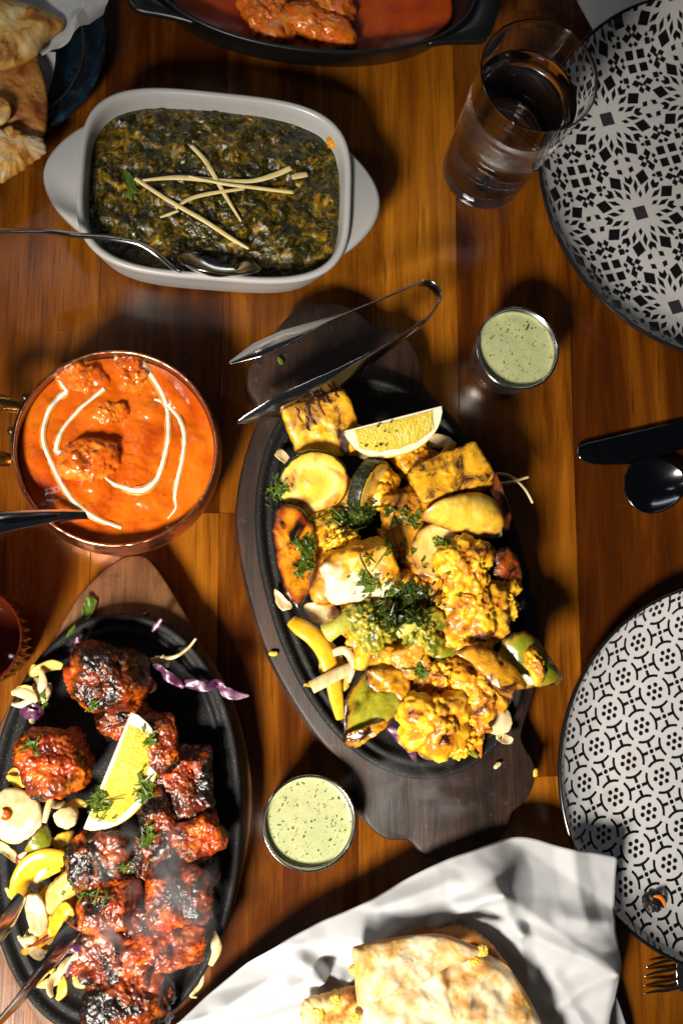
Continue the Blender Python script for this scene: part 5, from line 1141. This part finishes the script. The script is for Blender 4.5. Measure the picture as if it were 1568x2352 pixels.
# ================================================================== ginger and leaf on the spinach
bv = BVHTree.FromPolygons([tuple(p) for p in FOOD[0][0]], FOOD[0][1])
def ons(fn, x_, y_, z, lift, tree=None):
    p = fn(x_, y_, z); h = (tree or bv).ray_cast(Vector((p.x, p.y, .3)), Vector((0, 0, -1)))[0]
    return Vector((p.x, p.y, (h.z if h else z) + lift))
for k, (pts, w, lift, lab) in enumerate((
    ([(560, 712), (700, 702), (850, 712), (980, 712), (1070, 690), (1140, 660)], (.0016, .0042, .0042, .0034, .0046, .0046), .0016, 'long pale ginger shred with a broad end on the spinach'),
    ([(740, 700), (880, 728), (1010, 742), (1150, 757)], (.0016, .0028, .0030, .0028), .0034, 'straight ginger shred lying on top of the crossing'),
    ([(690, 822), (740, 785), (830, 762), (960, 745)], (.0020, .0032, .0032, .0020), .0022, 'curved ginger shred under the crossing'),
    ([(530, 705), (660, 790), (800, 870), (900, 935), (975, 980)], (.0030, .0036, .0036, .0036, .0018), .0032, 'long diagonal ginger shred reaching towards the spoon'),
    ([(750, 578), (810, 645), (880, 765), (945, 868)], (.0030, .0040, .0034, .0016), .0008, 'ginger shred crossing beneath the long pale one'),
    ([(1145, 690), (1180, 682), (1205, 676)], (.0048, .0050, .0040), .0012, 'short ginger stub at the end of the crossing'),
    ([(628, 846), (660, 836), (700, 822)], (.0012, .0026, .0018), .0008, 'ginger tip half sunk in the spinach'))):
    P = [ons(A, q.x, q.y, .040, lift - .0006) for q in catmull([(a, b2, 0) for a, b2 in pts], 4)]
    zz = np.array([p.z for p in P]); zz = np.array([zz[max(0, i - 3):i + 4].max() for i in range(len(zz))]); zz = np.convolve(np.pad(zz, 4, 'edge'), np.ones(9) / 9, 'valid')
    tag(sweep('ginger_shred', [Vector((p.x, p.y, float(z))) for p, z in zip(P, zz)], [q * .85 for q in w], .0014, M['ginger'], per=2, m=10, power=3, food=True), lab, 'ginger')
# ================================================================== herbs
big_v, big_f = [], []
for v_, f_ in FOOD:
    off = len(big_v); big_v += [tuple(p) for p in v_]; big_f += [tuple(i + off for i in q) for q in f_]
ALL = BVHTree.FromPolygons(big_v, big_f)
def leaf_mesh(g, size):
    """a jagged bit of leaf, slightly cupped; local coordinates"""
    n = int(g.integers(7, 12)); a = np.sort(g.uniform(0, 6.28, n)); r_ = size * g.uniform(.35, 1.0, n) * np.where(np.cos(a) > 0, 1.15, .75)
    asp = g.uniform(.35, .9); x_, y_ = r_ * np.cos(a), r_ * np.sin(a) * asp
    z_ = g.uniform(-.12, .25, n) * size + .25 * (x_ / size) ** 2 * size
    v = [(0, 0, 0)] + list(zip(x_, y_, z_)); f = [(0, i + 1, (i + 1) % n + 1) for i in range(n)]
    return np.array(v), f
def herbs(name, spots, n, size, mat, label, seed, tree=ALL, stems=0, even=False):
    g = np.random.default_rng(seed); V_, F_ = [], []
    for (fn, x_, y_, rx, ry, wgt) in spots:
        for k in range(int(n * wgt)):
            a, q = g.uniform(0, 6.28), (math.sqrt(g.uniform()) * .92 if even else abs(g.normal()) * .55)
            p = fn(x_ + rx * q * math.cos(a), y_ + ry * q * math.sin(a), .055)
            h = tree.ray_cast(Vector((p.x, p.y, .3)), Vector((0, 0, -1)))
            if h[0] is None: continue
            if g.uniform() < stems:
                L_ = size * g.uniform(1.4, 2.6); w_ = size * .14
                v = np.array([(-L_, -w_, 0), (L_, -w_, 0), (L_, w_, 0), (-L_, w_, 0), (0, 0, w_ * 1.6)]); f = [(0, 1, 4), (1, 2, 4), (2, 3, 4), (3, 0, 4)]
            else: v, f = leaf_mesh(g, size * g.uniform(.5, 1.3))
            nrm = (Vector(h[1]) * (1 if h[1].z > 0 else -1) + Vector(g.normal(size=3)) * .18).normalized()
            q_ = nrm.to_track_quat('Z', 'Y').to_matrix() @ Matrix.Rotation(float(g.uniform(0, 6.28)), 3, 'Z')
            w = v @ np.array(q_).T + np.array(h[0]) + np.array(nrm) * (.0004 + .0012 * g.uniform())
            off = len(V_); V_ += [tuple(p) for p in w]; F_ += [tuple(i + off for i in q) for q in f]
    o = stuff(mesh_obj(name, V_, F_, M[mat], smooth=False)); tag(o, label, 'coriander'); return o
herbs('chopped_coriander', [(E, 790, 470, 150, 110, 1.0), (E, 700, 520, 110, 90, .5), (D, 640, 1170, 160, 70, .8), (E, 820, 420, 110, 60, .6)], 230, .0034, 'herb_dark', 'dark chopped coriander heaped in the middle of the vegetables', 1, stems=.12)
herbs('chopped_coriander', [(E, 740, 450, 160, 100, 1.0), (D, 580, 1180, 150, 60, .7), (E, 330, 220, 60, 70, .35), (E, 310, 300, 50, 60, .25), (E, 950, 205, 60, 30, .2), (E, 590, 370, 60, 110, .3), (E, 840, 770, 40, 60, .2), (D, 225, 1040, 40, 60, .3), (E, 700, 220, 70, 50, .35), (D, 850, 1190, 60, 60, .15)], 190, .0032, 'herb', 'bright chopped coriander scattered over the vegetables', 2, stems=.12)
herbs('chopped_coriander', [(G, 600, 240, 70, 120, .5), (G, 860, 180, 60, 120, .5), (G, 880, 450, 40, 140, .35), (G, 560, 790, 160, 60, .25), (F, 900, 1180, 60, 60, .2), (F, 200, 1200, 50, 60, .2), (G, 740, 610, 80, 60, .15), (F, 560, 970, 30, 30, .08), (F, 240, 980, 20, 60, .12)], 130, .0030, 'herb', 'chopped coriander strewn over the tandoori chicken and lemon', 3, stems=.15)
herbs('chopped_coriander', [(D, 740, 780, 260, 40, .3), (D, 700, 840, 160, 30, .3)], 22, .0016, 'herb_dark', 'tiny coriander flecks on the lemon wedge of the vegetable plate', 4)
_p = G(38, 318, .048); _h = ALL.ray_cast(Vector((_p.x, _p.y, .3)), Vector((0, 0, -1)))[0]
tag(blob('sauce_spot', (_h.x, _h.y, _h.z), (.0074, .0080, .0005), M['sauce'], 2, (0, 0, 0), (), sub=3, seed=90, food=False), 'red sauce drop on the large round onion slice', 'sauce')
for k, (cx_, cy_, lab) in enumerate(((1189, 799, 'dark herb flecks floating in the chutney near the star print plate'), (711, 1891, 'dark herb flecks floating in the chutney between the boards'))):
    o = herbs('herb_flecks', [(lambda a, b2, z: V(a, b2, .036), cx_, cy_ - 2, 105, 105, 1.0)], 60, .0010, 'herb_dark', lab, 20 + k, even=True)
o = blob('curry_smear', tuple(A(1306, 560, .0395)), (.009, .008, .007), M['paneer_brown'], 2.4, (0, 30, 10), ((25, .3), (80, .2)), sub=4, seed=97, food=False); tag(o, 'orange curry lump stuck to the inner wall of the white dish', 'curry')
# single larger leaves
def leaf(fn, pts, z, mat, label, lift=.0012, tree=ALL):
    P = px(fn, pts, z); c = np.mean(np.array(P), 0)
    h = tree.ray_cast(Vector((c[0], c[1], .3)), Vector((0, 0, -1)))[0]; zz = (h.z if h else z) + lift
    o = slab('coriander_leaf', [(p[0], p[1]) for p in P], zz, .0007, M[mat], dome=-.0012, cyl=(.6, .0016), rough=.0012, rfreq=260, seed=len(P), nt=48, nr=7, food=False, smooth_outline=False)
    tag(o, label, 'coriander')
leaf(A, [(480, 650), (500, 655), (528, 690), (530, 720), (552, 735), (540, 745), (520, 745), (518, 775), (500, 760), (482, 750), (500, 735), (490, 705), (480, 680)], .043, 'herb', 'single coriander leaf at the end of the ginger shreds on spinach', tree=bv)
leaf(F, [(510, 340), (540, 330), (580, 365), (570, 400), (560, 430), (535, 475), (500, 480), (482, 450), (495, 400), (510, 370)], .024, 'herb', 'wet green coriander leaf stuck on the pointed board end')
leaf(F, [(455, 500), (468, 520), (440, 560), (402, 585), (420, 545), (440, 520)], .026, 'herb', 'narrow green leaf scrap on the board beside the iron rim')

# ================================================================== breads and papers
def tents(lines, hN=.0016, seed=0, freq=26):
    """folds: sharp ridges (positive) and creases (negative) along lines, plus fine crumple"""
    L = [(np.array([a.x, a.y]), np.array([b2.x, b2.y]), h, w) for a, b2, h, w in lines]
    def f(X_, Y_):
        P = np.stack([X_, Y_], 1); z = 0
        for a, b2, h, w in L:
            d = b2 - a; t = np.clip(((P - a) @ d) / (d @ d), 0, 1); dist = np.linalg.norm(P - (a + t[:, None] * d), axis=1)
            z = z + h * np.clip(1 - dist / w, 0, 1) ** 1.1
        q = np.stack([X_ * freq, Y_ * freq, np.zeros_like(X_)], 1)
        g = np.random.default_rng(seed)                     # facets: the highest of many small tilted planes round scattered points
        lo_, hi_ = P.min(0), P.max(0); n_ = max(10, int(hN * 70000)); c_ = lo_ + (hi_ - lo_) * g.uniform(0, 1, (n_, 2)); s_ = g.uniform(-1, 1, (n_, 2)) * .20
        best = np.full(len(P), -1.0)
        for c1_, s1_ in zip(c_, s_):
            e_ = P - c1_; best = np.maximum(best, e_ @ s1_ + .005 * (1 - np.linalg.norm(e_, axis=1) / .021))
        z = z + best * hN / .0020 * .8 + hN * .3 * (1 - 2 * np.abs(fbm(q * 1.6, 2, seed + 5)))
        return z
    return f
def sheet(name, top, bottom, zfun, mat, label, cat='paper', nu=170, nv=120, th=.00015):
    """paper between two edge lines (world points)"""
    a = np.array([tuple(p) for p in catmull(top, 10)]); b2 = np.array([tuple(p) for p in catmull(bottom, 10)])
    def res(q): 
        s = np.concatenate([[0], np.cumsum(np.linalg.norm(np.diff(q, axis=0), axis=1))]); s /= s[-1]
        return np.stack([np.interp(np.linspace(0, 1, nu), s, q[:, i]) for i in range(3)], 1)
    a, b2 = res(a), res(b2); t = np.linspace(0, 1, nv)
    v = (a[None] * (1 - t)[:, None, None] + b2[None] * t[:, None, None]).reshape(-1, 3)
    v[:, 2] += zfun(v[:, 0], v[:, 1]); v[:, 2] = np.maximum(v[:, 2], .0006)
    f = grid_faces(nv, nu, False)
    o = mesh_obj(name, v, f, mat); tag(o, label, cat)
    so = o.modifiers.new('thickness', 'SOLIDIFY'); so.thickness = th; so.offset = 0
    return o
# front bread paper: slopes from its raised edge into the hollow where the bread lies
pz = .030
sheet('bread_paper', [H(-60, 680, .006), H(30, 612, .010), H(320, 380, .020), H(600, 243, .030), H(820, 130, .036), H(1050, 50, .030), H(1200, 78, .029), H(1366, 110, .029)],
      [H(-160, 1100, .004), H(300, 1150, .006), H(800, 1150, .006), H(1300, 1150, .020)],
      tents([(H(640, 332, .03), H(980, 190, .03), .012, .030), (H(980, 190, .03), H(1322, 422, .03), .013, .032), (H(320, 382, .03), H(640, 332, .03), .007, .016), (H(1322, 422, .03), H(1330, 700, .03), .009, .022),
             (H(640, 332, .03), H(560, 520, .03), .008, .014), (H(200, 560, .03), H(420, 420, .03), .007, .012), (H(60, 610, .02), H(440, 470, .02), .006, .010), (H(120, 640, .02), H(420, 560, .02), .006, .012),
             (H(480, 460, .03), H(420, 415, .03), .006, .007), (H(480, 460, .03), H(560, 470, .03), .007, .007), (H(480, 460, .03), H(470, 525, .03), .006, .007), (H(480, 460, .03), H(390, 500, .03), .005, .007), (H(500, 430, .03), H(520, 500, .03), -.006, .006),
             (H(980, 190, .03), H(820, 300, .03), .006, .008), (H(980, 190, .03), H(1060, 330, .03), .005, .008), (H(1060, 330, .03), H(1110, 480, .03), .006, .009), (H(1050, 320, .03), H(1310, 425, .03), .005, .008), (H(1310, 425, .03), H(1190, 570, .03), .006, .009),
             (H(1200, 280, .03), H(1330, 300, .03), .004, .009), (H(1230, 90, .03), H(1260, 300, .03), .004, .012), (H(640, 250, .03), H(860, 170, .03), .004, .008), (H(1180, 470, .03), H(1270, 620, .03), .005, .008),
             (H(880, 300, .03), H(1090, 560, .03), -.006, .036)], .0014, 3, 30), M['paper'], 'crumpled white paper wrapped round the filled naan')
sheet('bread_paper', [H(1340, 500, .012), H(1352, 498, .014), H(1370, 545, .013), H(1400, 640, .010), H(1420, 760, .008)], [H(1250, 520, .008), H(1240, 560, .008), H(1240, 620, .008), H(1240, 700, .006), H(1240, 800, .006)],
      tents([], .0012, 8), M['paper'], 'loose white paper corner beside the crumpled bread paper', nu=40, nv=30)
def naan(fn, pts, z, th, mat, lab, **kw):
    kw.setdefault('rough', .0016); kw.setdefault('rfreq', 70); kw.setdefault('nt', 160); kw.setdefault('nr', 34)
    o = slab('naan_bread', px(fn, pts, kw.pop('zp', z + th)), z, th, M[mat], food=False, **kw); tag(o, lab, 'bread'); return o
naan(H, [(640, 400), (690, 358), (740, 330), (785, 313), (860, 318), (935, 330), (985, 365), (1030, 415), (1060, 470), (1000, 520), (850, 520), (700, 470)], .034, .010, 'crust', 'browned back edge of naan standing behind the folded piece', seed=31, rough=.0022, ragged=.0008)
naan(H, [(590, 470), (640, 425), (760, 395), (880, 385), (960, 400), (1040, 440), (1095, 510), (1130, 575), (1160, 640), (1200, 760), (1150, 900), (900, 950), (650, 940), (590, 800), (600, 620)], .040, .012, 'naan', 'large filled naan with yellow patches in the white paper', seed=32, puff=.001, rough=.0046, rfreq=60)
naan(H, [(580, 400), (600, 384), (700, 362), (800, 350), (860, 352), (920, 372), (968, 398), (930, 425), (870, 448), (800, 490), (740, 522), (660, 545), (604, 560), (592, 480)], .056, .009, 'naan', 'pale folded flap of naan on top of the filled piece', rnd=.3, seed=33, puff=.0005, rough=.0026, rfreq=60, tilt=(0, -.05))
naan(H, [(432, 560), (470, 540), (530, 525), (575, 508), (600, 540), (605, 620), (600, 720), (520, 760), (430, 700), (428, 620)], .034, .014, 'naan_gold', 'torn naan piece showing yellow potato filling', seed=34, rough=.003, ragged=.0012)
for k, (x_, y_, d) in enumerate(((965, 392, (.008, .007, .004)), (945, 425, (.007, .005, .003)), (585, 452, (.006, .008, .004)), (525, 545, (.010, .007, .005)), (475, 580, (.009, .008, .005)), (590, 590, (.005, .007, .004)))):
    tag(blob('potato_crumb', tuple(H(x_, y_, (.0600, .0610, .053, .0465, .0465, .050)[k])), d, M['filling'], 2.4, (0, 0, 30 * k), ((25, .18), (80, .06)), sub=4, seed=80 + k, food=False), ['yellow filling crumbs at the fold end of the pale flap', 'yellow filling smear on the edge of the pale flap', 'yellow filling pushing out beside the pale flap', 'yellow filling along the tear of the small naan piece', 'yellow filling lump in the torn naan piece', 'yellow filling between flap and torn naan piece'][k], 'filling')
# far bread plate
z2 = .020
bp = S(-40, 80, z2); br = (S(265, 80, z2) - bp).length
root = empty('blue_plate', (bp.x, bp.y, 0)); tag(root, 'dark blue glazed plate under the naan at the table corner', 'plate')
lathe('body', bp, [(.0, .0005), (br * .62, .0005), (br * .8, .006), (br * .995, z2 - .002), (br, z2 - .0008), (br * .992, z2), (br * .9, z2 - .003), (br * .82, z2 - .0055), (br * .79, .0075), (br * .7, .0055), (.0, .005)], M['blue_glaze'], root)
lathe('gold_line', bp, [(br * .805 + .0006 * math.cos(2 * math.pi * k / 8), .0128 + .0006 * math.sin(2 * math.pi * k / 8)) for k in range(9)], M['gold'], root, cap0=False, cap1=False)
sheet('bread_paper', [Q(330, -260, .05), Q(700, -240, .052), Q(1180, -120, .050), Q(1330, -10, .050), Q(1300, 120, .044), Q(1260, 230, .036), Q(1100, 330, .034)], [Q(100, 200, .020), Q(250, 400, .020), Q(400, 560, .020), Q(500, 720, .022), Q(700, 660, .024), Q(880, 590, .026), Q(930, 480, .026)],
      tents([(Q(1180, -60, .04), Q(960, 330, .04), .008, .012), (Q(960, 330, .04), Q(870, 590, .03), .006, .008), (Q(700, 200, .04), Q(620, 600, .03), .004, .012)], .0012, 6, 40), M['paper'], 'white paper under the naan on the blue plate', nu=110, nv=80)
sheet('bread_paper', [Q(690, 650, .022), Q(680, 800, .018), Q(640, 1000, .015), Q(580, 1200, .012)], [Q(440, 640, .020), Q(440, 800, .016), Q(460, 1000, .014), Q(520, 1220, .012)], tents([], .0006, 7, 40), M['paper'], 'shaded paper fold between the naan pieces and the gold rim line', nu=40, nv=30)
naan(Q, [(-160, -60), (100, -60), (380, 10), (560, 70), (720, 135), (785, 190), (740, 290), (640, 360), (520, 470), (440, 600), (300, 700), (150, 760), (-40, 800), (-200, 700), (-240, 300)], .040, .012, 'naan_gold', 'golden blistered naan piece on top of the white paper', seed=35, puff=.005, rough=.0022, tilt=(-.05, .0))
naan(Q, [(-150, 700), (100, 690), (330, 620), (450, 640), (520, 830), (560, 1050), (580, 1300), (540, 1600), (380, 1640), (150, 1560), (-150, 1500)], .024, .009, 'crust', 'shaded brown naan piece in the middle of the bread stack', seed=36, rough=.0018)
naan(Q, [(-160, 1480), (0, 1540), (140, 1500), (200, 1570), (330, 1620), (500, 1640), (535, 1720), (560, 1790), (500, 1870), (380, 1960), (200, 2080), (0, 2200), (-160, 2280), (-240, 1900)], .030, .010, 'naan', 'torn naan piece with a red browned corner beside the white dish', seed=37, puff=.003, rough=.0022, ragged=.0009)
naan(Q, [(-120, 1150), (60, 1180), (130, 1300), (80, 1440), (-40, 1500), (-160, 1450)], .037, .008, 'naan_gold', 'small golden naan end behind the torn piece', seed=38)
tag(blob('burnt_crumb', tuple(J(555, 1808, .0075)), (.017, .013, .006), M['burnt'], 2.4, (0, 0, 20), ((25, .25), (80, .1)), sub=4, seed=95, food=False), 'charred black scrap lying on the dotted plate', 'crumb')
tag(sweep('onion_shred', [J(565, 1770, .011), J(600, 1775, .012), J(620, 1795, .011), J(630, 1830, .009)], [.001, .003, .003, .001], .0015, M['carrot']), 'thin orange peel curl on the charred scrap', 'peel')

# ================================================================== steam over the hot plates
for c_, d_, lab in ((G(860, 880, .088), (.090, .110, .060), 'thin wisp of steam rising from the tandoori chicken'), (E(820, 1300, .060), (.100, .050, .050), 'faint steam over the lower end of the charred board')):
    o = blob('steam', tuple(c_), d_, M['steam'], 2, sub=3, amps=(), food=False); stuff(o); tag(o, lab, 'steam')
